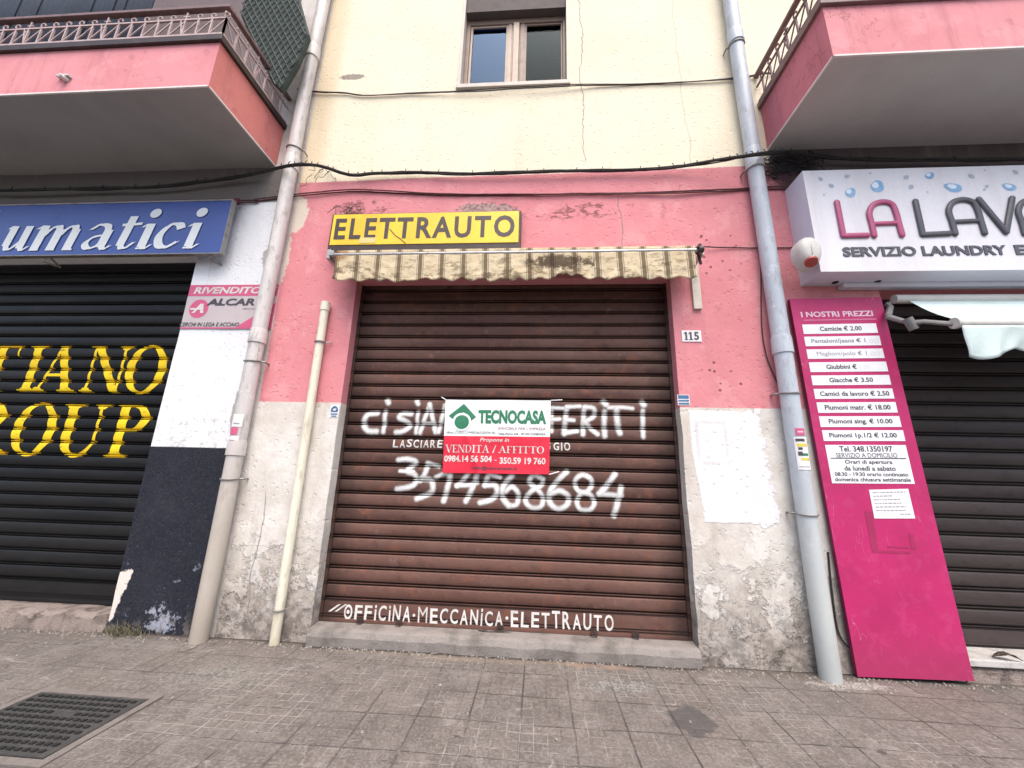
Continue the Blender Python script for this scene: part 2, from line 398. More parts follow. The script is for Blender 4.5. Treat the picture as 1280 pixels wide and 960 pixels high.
    c = g.mix(ck * .7, c, (.20, .17, .15))
    c = g.mix(g.sm(.45, .75, fine) * .10, c, (.25, .2, .18))
    # grime runs under the upper cable and a near-black patch at the right corner
    run = g.sm(.5, .75, g.noise(3.2, 5, .62, off=23, st=(2.2, 1, .14)))
    c = g.mix(run * rng(z, 2.3, 5.0, .3) * .18, c, (.30, .16, .15))
    c = g.mix(run * rng(z, 5.1, 6.3, .3) * .22, c, (.48, .40, .30))
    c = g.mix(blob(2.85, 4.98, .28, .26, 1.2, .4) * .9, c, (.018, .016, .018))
    lowm = g.sm(2.24, 2.2, z) * g.sm(-3.0, -2.98, x)
    h = med * .5 + fine * .22 + patch * .45 + e2 * .5 - hol * .5 - p1m * wear * lowm * .9 + p2m * lowm * .5 - chip2 * g.sm(-3.5, -3.6, x) * .8
    return g.fin(c, .82, 0, g.bump(h, .007), .25)
def mat_pave():
    g = Gr('paving_tiles'); x, y, z = g.x, g.y, g.z
    w = .335; wy = .33
    e = g.noise(6, 4, .6) - .5; ef = g.noise(45, 3, .6, off=91) - .5
    u = (x - .58 + e * .012 + ef * .010) / w; v = (y + .975 + e * .012 + ef * .010) / wy
    def line(t, wd): f = t.frac(); return g.sm(wd, wd * .35, g.mn(f, f.inv()))
    big = g.mx(line(u, .022), line(v, .022)); small = g.mx(line(u * 4, .07), line(v * 4, .07))
    idv = g.vec(u.floor(), v.floor(), 0)
    wn = g.t.nodes.new('ShaderNodeTexWhiteNoise'); g.t.links.new(idv, wn.inputs[0]); rv = V(g, wn.outputs[0])
    n1 = g.noise(1.1, 6, .65); n2 = g.noise(5, 6, .65, off=3); n3 = g.noise(60, 4, .65, off=6); n4 = g.noise(190, 3, .6, off=8)
    c = g.mix(g.sm(.3, .72, n2), (.112, .097, .088), (.188, .164, .150))
    c = g.mix(rv * .42, c, (.115, .100, .096))
    c = g.mix(g.sm(.46, .66, n1) * .5, c, (.150, .126, .108))
    c = g.mix(g.sm(.52, .64, g.noise(2.4, 8, .72, off=55)) * .4, c, (.082, .072, .068))
    c = g.mix(g.sm(.54, .66, g.noise(3.3, 8, .74, off=57)) * .45, c, (.235, .213, .203))
    c = g.mix(g.sm(.55, .66, g.noise(16, 7, .74, off=59)) * .35, c, (.085, .072, .066))
    c = g.mix(g.sm(.48, .68, n3) * .55, c, (.25, .225, .212))
    c = g.mix(g.sm(.52, .40, n3) * .3, c, (.07, .06, .054))
    c = g.mix(small * .16, c, (.06, .05, .046)); c = g.mix(big * .35, c, (.05, .042, .039))
    vk = g.voro(1.4, 'DISTANCE_TO_EDGE', vec=g.vec(x + e * .25, y + e * .25, 0))
    c = g.mix(g.sm(.006, .001, vk) * g.sm(.5, .62, g.noise(1.3, 3, .5, off=95)) * .7, c, (.045, .038, .036))
    c = g.mix(g.sm(.55, .75, n4) * .4, c, (.07, .06, .055))
    dusty = g.sm(.40, .56, g.noise(.9, 4, .55, off=12)) * g.sm(.38, .6, g.noise(5.5, 6, .7, off=15))
    c = g.mix(small * dusty * .7, c, (.33, .305, .285))
    c = g.mix(small * g.sm(.40, .62, g.noise(1.6, 5, .65, off=35)) * dusty.inv() * g.sm(.42, .62, g.noise(8, 5, .7, off=37)) * .42, c, (.075, .062, .057))
    c = g.mix(big * g.sm(.42, .64, g.noise(2.2, 6, .7, off=19)) * g.sm(-2.2, 1.2, x) * .95, c, (.045, .039, .037))
    for st_, of in (((1, .16, 1), 101), ((.16, 1, 1), 103)):
        sl_ = g.noise(34, 5, .7, off=of, st=st_)
        c = g.mix(g.sm(.58, .68, sl_) * g.sm(.42, .6, g.noise(2.2, 5, .65, off=of + 4)) * .4, c, (.30, .275, .262))
    # chalky scrawls and rubbed dust
    sc = g.sm(.012, .002, (g.noise(1.7, 3, .5, off=27) - .5).abs()) * g.sm(.5, .66, g.noise(2.9, 6, .7, off=29))
    c = g.mix(sc * .6, c, (.34, .315, .30))
    sc2 = g.sm(.016, .004, (g.noise(3.4, 5, .6, off=77) - .5).abs()) * g.sm(.5, .7, g.noise(1.9, 6, .7, off=79))
    c = g.mix(sc2 * .55, c, (.31, .288, .275))
    def blob(cx, cy, rx, ry, amp=.9, soft=.2):
        d = g.math('SQRT', ((x - cx) / rx) * ((x - cx) / rx) + ((y - cy) / ry) * ((y - cy) / ry)) + (n2 - .5) * amp * 1.6
        return g.sm(1 + soft, 1 - soft, d)
    c = g.mix(blob(1.02, -.80, .15, .16, 1.5, .1) * .75, c, (.062, .057, .056))
    c = g.mix(blob(-2.35, -.62, .35, .16, 2.2, .5) * g.sm(.42, .6, n3) * .4, c, (.26, .27, .245))
    c = g.mix(blob(.62, -.42, .22, .10, 2.4, .6) * g.sm(.42, .6, n3) * .55, c, (.30, .31, .30))
    c = g.mix(blob(.45, -.10, .4, .05, 2, .5) * .55, c, (.31, .19, .135))
    c = g.mix(blob(-.5, -.10, .9, .06, 2.2, .6) * .45, c, (.29, .23, .175))
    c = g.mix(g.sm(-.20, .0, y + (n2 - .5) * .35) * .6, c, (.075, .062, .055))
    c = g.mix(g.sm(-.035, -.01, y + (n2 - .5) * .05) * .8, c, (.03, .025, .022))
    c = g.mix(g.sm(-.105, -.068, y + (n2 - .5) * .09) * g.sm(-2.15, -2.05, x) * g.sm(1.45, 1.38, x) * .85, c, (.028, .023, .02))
    c = g.mix(blob(2.42, -.20, .28, .07, 1.8) * g.sm(.4, .55, n3) * .7, c, (.44, .42, .40))
    gum = g.sm(.055, .035, g.voro(2.1, vec=g.vec(x + e * .3, y, 0)))
    c = g.mix(gum * .75, c, (.045, .04, .04))
    h = n3 * .5 + n4 * .2 + n2 * .3 - big * .9 - small * .5
    return g.fin(c, g.mix(n2, (.62,) * 3, (.85,) * 3) * 1.0, 0, g.bump(h, .004), .3)
def mat_shutter(name, base, light, dark, z0, pitch, rust=0.0, metal=.0, rough=.5, xl=None, xr=None):
    g = Gr(name); x, y, z = g.x, g.y, g.z
    k = ((z - z0) / pitch).floor(); t = ((z - z0) / pitch).frac()
    wn = g.t.nodes.new('ShaderNodeTexWhiteNoise'); wn.noise_dimensions = '1D'; g.t.links.new(k.o, wn.inputs[1]); rv = V(g, wn.outputs[0])
    n = g.noise(2.2, 6, .66, st=(.55, 1, 3)); n2 = g.noise(9, 6, .68, off=3, st=(.8, 1, 1.0)); f = g.noise(70, 4, .6, off=4)
    c = g.mix(g.sm(.35, .7, n), base, light)
    c = g.mix(rv * .6, c, tuple(v * .55 for v in base))
    c = g.mix(g.sm(.55, .95, rv) * .35, c, tuple(min(1, v * 1.5) for v in light))
    c = g.mix(g.sm(1.7, .3, z + (n - .5) * .8) * (.3 if rust else .2), c, tuple(min(1, v * u) for v, u in zip(light, (1.25, 1.15, 1.1))))
    c = g.mix(g.sm(.45, .8, t) * g.sm(.4, .65, n2) * .3, c, tuple(min(1, v * 1.6) for v in light))
    c = g.mix(g.sm(.50, .74, n2) * .45, c, dark)
    if rust:
        c = g.mix(g.sm(.52, .68, g.noise(6, 6, .7, off=15)) * rust, c, (.19, .075, .045))
        c = g.mix(g.sm(.6, .72, g.noise(9, 5, .7, off=18)) * rust * .6, c, (.22, .15, .135))
    c = g.mix(g.sm(.5, .72, g.noise(1.6, 5, .6, off=71)) * rust * .5, c, (.17, .105, .088)) if rust else c
    c = g.mix(g.sm(.56, .8, f) * .22, c, tuple(min(1, v * 2.2) for v in light))
    c = g.mix(g.mx(g.sm(.20, .165, t) * g.sm(.075, .09, t), g.mx(g.sm(.03, .015, t), g.sm(.925, .95, t))) * .9, c, tuple(v * .45 for v in dark))
    if xl is not None:
        ed = g.mx(g.sm(xl + .28, xl, x + (n2 - .5) * .3), g.sm(xr - .30, xr, x + (n2 - .5) * .3))  # grime at both sides, with the shade of the recess painted in
        c = g.mix(ed * .6, c, dark)
    return g.fin(c, f * .25 + (rough - .1) + n2 * .15, metal, g.bump(n2 * .6 + f * .3, .0015), .22)
def mat_spray():
    g = Gr('white_spray_paint'); u, v = g.attr()
    q = v * 2 - 1; d = g.math('SQRT', q * q + u * u)
    a = g.sm(1.0, .10, d + (g.noise(34, 4, .6) - .5) * .35) * g.sm(.16, .5, g.noise(11, 5, .65, off=3) + .14)
    return g.fin((.80, .80, .79), .7, alpha=a * .84, spec=.2)
def mat_valance():
    g = Gr('striped_awning_cloth'); x, z = g.x, g.z
    p = .2315; t = ((x + 2.345 - .155 + z * .03) / p).frac()
    def band(c, w): return g.sm(w + .012, w - .012, (t - c).abs())
    n = g.noise(5, 6, .66, st=(1, 1, 1)); f = g.noise(90, 3, .6, st=(1, 1, 1))
    base = g.mix(g.sm(.35, .75, n), (.82, .70, .49), (.68, .55, .35))
    base = g.mix(g.sm(.50, .66, g.noise(13, 6, .75, off=4, st=(.6, 1, 1.8))) * .6, base, (.22, .15, .09))
    c = g.mix(band(.5, .09) * .85, base, (.135, .095, .055))
    c = g.mix(band(.36, .018) * .7, c, (.2, .145, .09)); c = g.mix(band(.64, .018) * .7, c, (.2, .145, .09))
    c = g.mix(band(.30, .02) * .5, c, (.72, .66, .54)); c = g.mix(band(.70, .02) * .5, c, (.72, .66, .54))
    fb = g.sm(.50, .60, g.noise(9, 7, .75, off=31, st=(.7, 1, 1.4)))
    c = g.mix(g.sm(3.80, 3.62, z + (n - .5) * .35) * fb * .75, c, (.12, .08, .045))
    d = g.math('SQRT', ((x - .22) / .34) * ((x - .22) / .34) + ((z - 3.69) / .07) * ((z - 3.69) / .07)) + (g.noise(17, 6, .72, off=6) - .5) * 3.2
    c = g.mix(g.sm(1.2, .8, d) * .85, c, (.045, .028, .02))
    d2 = g.math('SQRT', ((x + 2.2) / .16) * ((x + 2.2) / .16) + ((z - 3.80) / .10) * ((z - 3.80) / .10)) + (n - .5) * 1.6
    c = g.mix(g.sm(1.2, .7, d2) * .7, c, (.30, .14, .05))
    c = g.mix(f * .22, c, (.2, .15, .1))
    return g.fin(c, .9, 0, g.bump(f + n, .0007), .1, trans=.2)
def mat_grate():
    g = Gr('cast_iron'); n = g.noise(9, 5, .65); f = g.noise(80, 4, .6)
    c = g.mix(g.sm(.35, .7, n), (.022, .022, .024), (.055, .053, .052)); c = g.mix(g.sm(.55, .7, f) * .4, c, (.11, .10, .095))
    return g.fin(c, .55, .3, g.bump(f, .002), .4)
def mat_pipe(name, a, b, dirt, zlo=0, zhi=0, low=None):
    g = Gr(name); z = g.z
    n = g.noise(3, 6, .65, st=(1, 1, .3)); f = g.noise(16, 6, .7, off=3, st=(1, 1, .28))
    c = g.mix(g.sm(.3, .75, n), a, b); c = g.mix(g.sm(.50, .66, f) * .5, c, dirt); c = g.mix(g.sm(.58, .62, g.noise(7, 7, .72, off=13)) * .35, c, tuple(min(1, v * 1.25) for v in b))
    if low: c = g.mix(g.sm(zhi, zlo, z + (n - .5) * .4) * .85, c, low)
    c = g.mix(g.sm(.5, 0, z + (f - .5) * .6) * .4, c, dirt)
    return g.fin(c, .42 + .0, 0, g.bump(f * .6 + n * .4, .002), .4)
def mat_render(name, a, b, d, streak=True):
    g = Gr(name); z = g.z
    n = g.noise(1.6, 6, .65); m = g.noise(6, 6, .68, off=3); f = g.noise(60, 4, .6, off=5)
    c = g.mix(g.sm(.38, .72, n) * .6, a, b)
    c = g.mix(g.sm(.54, .60, g.noise(2.1, 7, .7, off=11)) * (.3 if streak else .06), c, d)
    if streak: c = g.mix(g.sm(.50, .70, g.noise(4, 6, .66, off=9, st=(1.6, 1.6, .16))) * .35, c, tuple(v * .55 for v in b))
    else: c = g.mix(g.sm(.5, .75, g.noise(.9, 5, .6, off=9)) * .25, c, b)
    k = (g.noise(1.1, 6, .62, off=17) - .5).abs()
    if streak: c = g.mix(g.sm(.0035, .0008, k) * g.sm(.45, .6, g.noise(.8, 2, .5, off=19)) * .6, c, tuple(v * .35 for v in b))
    c = g.mix(g.sm(.6, .68, m) * (.3 if streak else .08), c, tuple(v * .6 for v in b)); c = g.mix(g.sm(.5, .75, f) * .10, c, (.2, .17, .16))
    return g.fin(c, .85, 0, g.bump(m * .5 + f * .25 + n, .004), .25)
def mat_board():
    g = Gr('magenta_board_paint'); x, z = g.x, g.z
    n = g.noise(2.2, 6, .65); m = g.noise(9, 6, .7, off=3); f = g.noise(70, 4, .6, off=5)
    c = g.mix(g.sm(.35, .72, n) * .8, (.455, .018, .125), (.36, .016, .098))
    c = g.mix(g.sm(.52, .62, m) * .22, c, (.52, .07, .19))
    sc = g.sm(.006, .001, (g.noise(2.4, 3, .5, off=7, st=(2.2, 1, .7)) - .5).abs()) * g.sm(.52, .64, g.noise(3.5, 4, .6, off=8))
    c = g.mix(sc * .45, c, (.66, .26, .40))
    c = g.mix(g.sm(.5, .05, z + (m - .5) * .5) * .45, c, (.24, .035, .075))
    c = g.mix(g.sm(.64, .70, m) * .4, c, (.20, .012, .06))
    return g.fin(c, m * .3 + .32, 0, g.bump(f * .3 + n * .8, .002), .4)
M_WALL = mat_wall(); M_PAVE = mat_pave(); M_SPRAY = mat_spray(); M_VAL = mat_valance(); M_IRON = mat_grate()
P_C = .142; Z_C = .13
M_SH_C = mat_shutter('brown_shutter_paint', (.085, .040, .033), (.135, .074, .060), (.016, .011, .010), Z_C + .195, P_C, rust=.6, xl=-2.03, xr=1.36)
M_SH_L = mat_shutter('black_shutter_paint', (.006, .006, .0075), (.016, .0155, .0155), (.003, .003, .004), .35, .142, rough=.36)
M_SH_R = mat_shutter('dark_shutter_paint', (.036, .027, .027), (.058, .046, .045), (.012, .009, .009), .315, .157, rough=.42)
M_WHITEP = worn('white_paint', (.66, .645, .62), (.38, .33, .30), .7, .6, 9)
def mat_yellow():
    g = Gr('yellow_lettering_paint'); n = g.noise(5, 6, .66); w = g.noise(13, 7, .72, off=3, st=(.5, 1, 1.8))
    c = g.mix(g.sm(.35, .7, n) * .7, (.82, .60, .012), (.66, .42, .012)); c = g.mix(g.sm(.585, .66, w) * .75, c, (.05, .04, .02))
    return g.fin(c, .55, 0, g.bump(w, .001), .3)
M_YELP = mat_yellow()
M_CONC = worn('threshold_concrete', (.24, .215, .20), (.10, .088, .08), .8, .85, 5, .006)
M_RUBBLE = worn('broken_threshold', (.33, .27, .24), (.055, .042, .038), .95, .9, 7, .02)
M_SILLW = worn('pale_sill_stone', (.52, .50, .48), (.26, .24, .225), .8, .7, 9, .004)
M_BALP = mat_render('balcony_pink_paint', (.66, .27, .295), (.54, .19, .215), (.72, .37, .39))
M_BALC = mat_render('balcony_coral_paint', (.62, .215, .195), (.52, .165, .155), (.66, .30, .28))
M_BALR = mat_render('balcony_rose_paint', (.54, .185, .23), (.42, .125, .165), (.60, .26, .30))
M_SOFF = mat_render('soffit_grey_paint', (.36, .35, .345), (.29, .28, .275), (.39, .38, .375), False)
M_SOFR = mat_render('soffit_pale_paint', (.52, .505, .495), (.42, .405, .395), (.55, .54, .53), False)
M_EDGE = worn('white_edge_paint', (.72, .66, .64), (.5, .44, .42), .4, .7)
M_RAIL = worn('railing_dusty_brown', (.20, .125, .125), (.10, .055, .058), .7, .55, 12, .001)
M_RAILB = worn('railing_lattice_paint', (.50, .385, .375), (.24, .15, .15), .7, .55, 16, .001)
M_PIPEL = mat_pipe('pipe_beige_white', (.48, .45, .44), (.60, .575, .56), (.20, .16, .125), .7, 2.2, (.40, .355, .30))
M_PIPER = mat_pipe('pipe_blue_grey', (.39, .43, .49), (.51, .555, .61), (.25, .26, .27), .3, 2.2, (.47, .49, .47))
M_PVC = mat_pipe('conduit_cream', (.66, .62, .50), (.72, .69, .58), (.36, .30, .20))
M_BRKT = worn('bracket_steel', (.30, .29, .28), (.14, .11, .09), .7, .5, 12, .001, .5)
M_CABLE = worn('cable_black', (.018, .017, .017), (.05, .045, .042), .6, .65, 12, .002)
M_CABLEG = worn('cable_grey', (.085, .07, .065), (.03, .025, .024), .6, .65, 12, .002)
M_CABLEP = worn('cable_dark_red', (.10, .03, .035), (.03, .014, .016), .6, .65, 12, .002)
M_YSIGN = worn('yellow_sign_face', (.78, .535, .022), (.64, .37, .012), .7, .35, 2.0, .0008, spec=.5)
M_YTXT = worn('brown_sign_lettering', (.048, .036, .034), (.075, .055, .04), .5, .5)
M_DKFR = worn('dark_brown_frame', (.032, .021, .019), (.07, .045, .04), .6, .5)
M_TAPE = worn('clear_tape', (.62, .52, .20), (.5, .42, .2), .5, .3)
M_ALU = worn('dull_aluminium', (.42, .41, .41), (.2, .18, .17), .7, .45, 14, .001, .5)
M_CREAMST = worn('cream_steel', (.60, .55, .48), (.34, .27, .21), .6, .5, 14)
M_BSIGN = worn('blue_sign_face', (.045, .080, .29), (.034, .058, .22), .4, .22, 1.4, .0004, spec=.55)
M_BLET = worn('pale_vinyl_lettering', (.76, .79, .80), (.66, .69, .7), .4, .4)
M_WBOX = worn('lightbox_white', (.76, .75, .80), (.56, .52, .52), .5, .35, 3, .0006, streak=True)
M_LAV = worn('lightbox_side', (.66, .66, .76), (.58, .57, .66), .4, .45)
M_PINKL = worn('rose_letter_acrylic', (.44, .085, .19), (.36, .06, .15), .3, .32)
M_GREYL = worn('grey_letter_acrylic', (.085, .085, .10), (.06, .06, .07), .3, .35)
M_DROP = worn('water_drop_print', (.20, .40, .66), (.40, .56, .74), .8, .3, 20)
M_DROPW = worn('water_drop_highlight', (.72, .80, .88), (.6, .7, .8), .3, .3)
M_DROPG = worn('water_drop_grey_print', (.38, .43, .52), (.55, .6, .66), .6, .3, 20)
M_MAG = mat_board()
M_MAGE = worn('magenta_board_edge', (.16, .008, .05), (.1, .006, .03), .5, .6)
M_LABEL = worn('white_label_vinyl', (.76, .77, .80), (.66, .66, .69), .4, .45)
M_TXT = worn('dark_print', (.05, .045, .055), (.12, .12, .13), .4, .5)
M_FAINT = worn('faded_print', (.22, .22, .25), (.40, .40, .44), .5, .5)
M_PINKT = worn('pale_pink_lettering', (.74, .52, .62), (.66, .42, .54), .4, .45)
M_ALC = worn('faded_sign_grey', (.50, .44, .45), (.43, .37, .38), .5, .5)
M_ALCP = worn('faded_sign_pink', (.56, .09, .20), (.50, .13, .22), .5, .5)
M_BANW = worn('banner_white', (.76, .80, .79), (.68, .72, .71), .4, .45, 8, .0015)
M_BANR = worn('banner_red', (.66, .022, .052), (.50, .016, .042), .6, .38, 5, .002)
M_GREEN = worn('logo_green', (.022, .17, .085), (.05, .24, .13), .4, .45)
M_TEAL = worn('laundry_awning_cloth', (.52, .62, .615), (.40, .50, .49), .4, .8, 4)
M_WPLAST = worn('white_plastic', (.58, .57, .54), (.42, .39, .36), .6, .4, 6)
M_REDL = worn('siren_red_lens', (.34, .055, .045), (.22, .035, .03), .4, .25, 14)
M_DARK = worn('dark_void', (.012, .011, .012), (.006, .006, .006), .4, .7)
M_ROOM = worn('dim_room_plaster', (.035, .04, .042), (.02, .025, .026), .4, .9)
M_FRAME = worn('window_frame_taupe', (.27, .195, .155), (.15, .105, .085), .6, .5, 9, .001)
M_FRAMEL = worn('window_frame_pale', (.46, .36, .29), (.30, .225, .18), .5, .5, 9, .001)
M_ALUW = worn('window_reveal_white', (.50, .45, .40), (.34, .29, .25), .4, .5, 9, .001)
M_MAUVE = worn('mauve_plaster', (.19, .15, .155), (.13, .10, .105), .5, .9, 1.5, .004)
M_SLATE = worn('slate_blue_cloth', (.070, .085, .118), (.048, .058, .082), .6, .85, 3, .003)
M_NET = worn('green_net_cloth', (.045, .062, .055), (.022, .032, .03), .7, .9, 8, .003)
M_NETL = worn('net_pale_cord', (.115, .135, .125), (.05, .06, .055), .9, .9, 7)
M_STONEK = worn('kerb_stone', (.27, .26, .25), (.17, .16, .15), .7, .85, 5, .006)
M_ASPH = worn('asphalt', (.05, .05, .052), (.075, .073, .072), .7, .9, 3, .006)
M_WEED = worn('dry_weed', (.19, .175, .115), (.11, .095, .06), .6, .8, 20)
M_BLUES = worn('blue_sticker', (.06, .16, .30), (.04, .09, .18), .5, .4, 30)
M_PAPER = worn('paper_white', (.76, .75, .77), (.62, .6, .6), .4, .6, 12)
M_YST = worn('sticker_yellow', (.66, .56, .08), (.5, .42, .1), .5, .4, 30)
def mat_glass(name='window_glass', ior=1.38, tint=(.72, .78, .78, 1), gl=(.42, .62, 1, 1)):
    g = Gr(name); p = g.t.nodes.new('ShaderNodeBsdfGlossy'); p.inputs['Roughness'].default_value = .02; p.inputs['Color'].default_value = gl
    tr = g.t.nodes.new('ShaderNodeBsdfTransparent'); tr.inputs[0].default_value = tint
    fr = g.t.nodes.new('ShaderNodeFresnel'); fr.inputs[0].default_value = ior
    mx = g.t.nodes.new('ShaderNodeMixShader'); g.t.links.new(fr.outputs[0], mx.inputs[0]); g.t.links.new(tr.outputs[0], mx.inputs[1]); g.t.links.new(p.outputs[0], mx.inputs[2])
    g.t.links.new(mx.outputs[0], g.out.inputs[0]); return g.m
M_GLASS = mat_glass(); M_GLASSD = mat_glass('dark_window_glass', 1.10, (.5, .55, .55, 1), (.8, .9, 1, 1))

# ---------------------------------------------------------------- ground
def sheet(name, x0, x1, y0, y1, z, m, kind='structure'):
    b = MB(); b.face([(x0, y0, z), (x1, y0, z), (x1, y1, z), (x0, y1, z)])
    return tag(b.obj(name, m, fixn=False), kind=kind)
def pave():
    b = MB(); KY = -5.4                                 # gently uneven near the shop, flat beyond
    nx, ny = 150, 56
    for_x = [-60] + [-7 + 14 * i / nx for i in range(nx + 1)] + [60]
    for_y = [KY] + [-2.4 + 2.75 * j / ny for j in range(ny + 1)]
    vs = []
    for yv in for_y:
        for xv in for_x:
            q = mnoise.noise(Vector((xv * 1.3, yv * 1.3, .3))) * .008 + mnoise.noise(Vector((xv * 5, yv * 5, 1.3))) * .002 if -2.4 < yv < .3 else 0
            vs.append((xv, yv, q - .004))
    W = len(for_x); fs = [(j * W + i, j * W + i + 1, (j + 1) * W + i + 1, (j + 1) * W + i) for j in range(len(for_y) - 1) for i in range(W - 1)]
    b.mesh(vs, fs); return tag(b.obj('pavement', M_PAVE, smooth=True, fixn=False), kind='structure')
pave()
kb = MB(); kb.box(-60, 60, -5.58, -5.4, -.14, -.003); tag(kb.obj('kerb', M_STONEK, bevel=.015), kind='structure')
sheet('road', -300, 300, -300, -5.5, -.13, M_ASPH)

# ---------------------------------------------------------------- building
bld = thing('apartment_building', 'old street building with cream upper storey, pink shop band and three closed roller shutters', 'building', (0, 0, 0))
OPEN = [(-9.0, -4.08, -.1, 4.04), (-2.075, 1.405, .10, 3.66), (3.50, 9.0, -.1, 3.52), (-1.05, .325, 6.40, 8.25), (-9, -3.47, 5.86, 9.5)]
def build_wall():
    b = MB(); xs = sorted({-9.0, 9.0, *[v for o in OPEN for v in o[:2]]}); zs = sorted({-.3, 9.6, *[v for o in OPEN for v in o[2:]]})
    def refine(a, s):
        out = [a[0]]
        for p, q in zip(a, a[1:]):
            n = max(1, int((q - p) / s)); out += [p + (q - p) * (i + 1) / n for i in range(n)]
        return out
    xs, zs = refine(xs, .12), refine(zs, .12)
    def solid(i, j):
        if i < 0 or j < 0 or i >= len(xs) - 1 or j >= len(zs) - 1: return False
        cx, cz = (xs[i] + xs[i + 1]) / 2, (zs[j] + zs[j + 1]) / 2
        return not any(o[0] < cx < o[1] and o[2] < cz < o[3] for o in OPEN)
    def pt(x, z, y=0):
        wob = 0
        if y == 0:                                     # uneven render, more so near the pavement
            wob = mnoise.noise(Vector((x * .9, 0, z * .9))) * .012 + mnoise.noise(Vector((x * 6, 4, z * 6))) * .004 * (1 if z > 1.2 else 2.2)
        dx = 0
        if .2 < z < 2.25 and (abs(x + 2.075) < .001 or abs(x - 1.405) < .001): dx = mnoise.noise(Vector((x, y * 3, z * 4.5))) * .009 + mnoise.noise(Vector((x, y * 3, z * 13))) * .004
        return (x + dx, y + wob, z)
    D = .30
    for i in range(len(xs) - 1):
        for j in range(len(zs) - 1):
            if not solid(i, j): continue
            x0, x1, z0, z1 = xs[i], xs[i + 1], zs[j], zs[j + 1]
            b.face([pt(x0, z0), pt(x1, z0), pt(x1, z1), pt(x0, z1)])
            if not solid(i - 1, j): b.face([pt(x0, z0, D), pt(x0, z0), pt(x0, z1), pt(x0, z1, D)])
            if not solid(i + 1, j): b.face([pt(x1, z0), pt(x1, z0, D), pt(x1, z1, D), pt(x1, z1)])
            if not solid(i, j - 1): b.face([pt(x0, z0, D), pt(x1, z0, D), pt(x1, z0), pt(x0, z0)])
            if not solid(i, j + 1): b.face([pt(x0, z1), pt(x1, z1), pt(x1, z1, D), pt(x0, z1, D)])
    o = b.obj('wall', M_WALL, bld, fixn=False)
    bm = bmesh.new(); bm.from_mesh(o.data); bmesh.ops.remove_doubles(bm, verts=bm.verts, dist=.0005); bmesh.ops.recalc_face_normals(bm, faces=bm.faces); bm.to_mesh(o.data); bm.free()
    o.data.polygons.foreach_set('use_smooth', [True] * len(o.data.polygons)); o.data.set_sharp_from_angle(angle=R(40))
    core = MB()                                         # dark body of the building behind the shutters
    core.box(-9, 9, .305, 5, -.3, 5.2); core.obj('core', M_DARK, bld)
build_wall()

PROF = [(0, .038), (.03, .008), (.07, .006), (.095, .040), (.155, .042), (.185, .012), (.25, .006), (.4, .0012), (.55, 0), (.7, .0012), (.85, .0045), (.92, .010), (.945, .036), (1.0, .038)]
class Shutter:
    def __init__(s, x0, x1, z0, z1, pitch, y, bar): s.x0, s.x1, s.z0, s.z1, s.p, s.y, s.bar = x0, x1, z0, z1, pitch, y, bar
    def levels(s, a=None, b=None):
        out = []; k = 0
        while s.zs(k) < s.z1:
            for t, d in PROF[:-1]:
                z = s.zs(k) + t * s.p
                if z < s.z1 and (a is None or a < z < b): out.append((z, s.y + d))
            k += 1
        return out
    def zs(s, k): return s.z0 + s.bar + k * s.p
    def dent(s, x, z): return mnoise.noise(Vector((x * 1.3, s.y * 20, z * 3.1))) * .004 + mnoise.noise(Vector((x * 3.1, 5, z * 6.8))) * .0015
    def prof(s, z):
        if z < s.z0 + s.bar: return s.y - .004
        t = ((z - s.z0 - s.bar) / s.p) % 1.0
        for (t0, d0), (t1, d1) in zip(PROF, PROF[1:]):
            if t0 <= t <= t1: return s.y + d0 + (d1 - d0) * (t - t0) / (t1 - t0)
        return s.y
    def build(s, mat, label):
        b = MB(); L = s.levels() + [(s.z1, s.y + .02)]; n = max(1, int((s.x1 - s.x0) / .1)); rnd = random.Random(3)
        amp = [rnd.uniform(-.003, .003) for _ in range(400)]
        for (za, ya), (zb, yb) in zip(L, L[1:]):
            for q in range(n):
                xa, xb = s.x0 + (s.x1 - s.x0) * q / n, s.x0 + (s.x1 - s.x0) * (q + 1) / n; D = s.dent
                b.face([(xa, ya + D(xa, za), za), (xb, ya + D(xb, za), za), (xb, yb + D(xb, zb), zb), (xa, yb + D(xa, zb), zb)])
        o = b.obj('roller_shutter', mat, bld, fixn=False); tag(o, label)
        c = MB(); zt = s.z0 + s.bar
        c.prism([(s.x0, s.z0), (s.x1, s.z0), (s.x1, zt), (s.x0, zt)], s.y - .004, s.y + .03)
        c.box(s.x0, s.x1, s.y - .014, s.y - .0045, s.z0 + .002, s.z0 + .03)
        c.obj('bottom_bar', mat, o, bevel=.003)
        return o
    def paint(s, mb, name, mat, o):
        """lays a flat lettering mesh (y <= 0 is its height above the slats) onto the slat profile"""
        me = bpy.data.meshes.new('tmp'); me.from_pydata(mb.v, [], mb.f)
        if any(u is not None for u in mb.uv):
            ul = me.uv_layers.new(name='UVMap'); li = 0
            for f, u in zip(mb.f, mb.uv):
                for k in range(len(f)): ul.data[li].uv = u[k] if u is not None else (0, 0); li += 1
        bm = bmesh.new(); bm.from_mesh(me); zz = [v.co.z for v in bm.verts]
        lv = [z for z, _ in s.levels(min(zz) + 1e-4, max(zz) - 1e-4)]
        for z in lv: bmesh.ops.bisect_plane(bm, geom=bm.verts[:] + bm.edges[:] + bm.faces[:], plane_co=(0, 0, z), plane_no=(0, 0, 1), dist=1e-6)
        for v in bm.verts: v.co.y = s.prof(v.co.z) - .0026 + v.co.y + (s.dent(v.co.x, v.co.z) if v.co.z > s.z0 + s.bar else 0)
        bm.to_mesh(me); bm.free(); me.name = name; me.materials.clear(); me.materials.append(mat)
        ob = bpy.data.objects.new(name, me); COL.objects.link(ob); ob.parent = o; ob['_o'] = (0, 0, 0); return ob

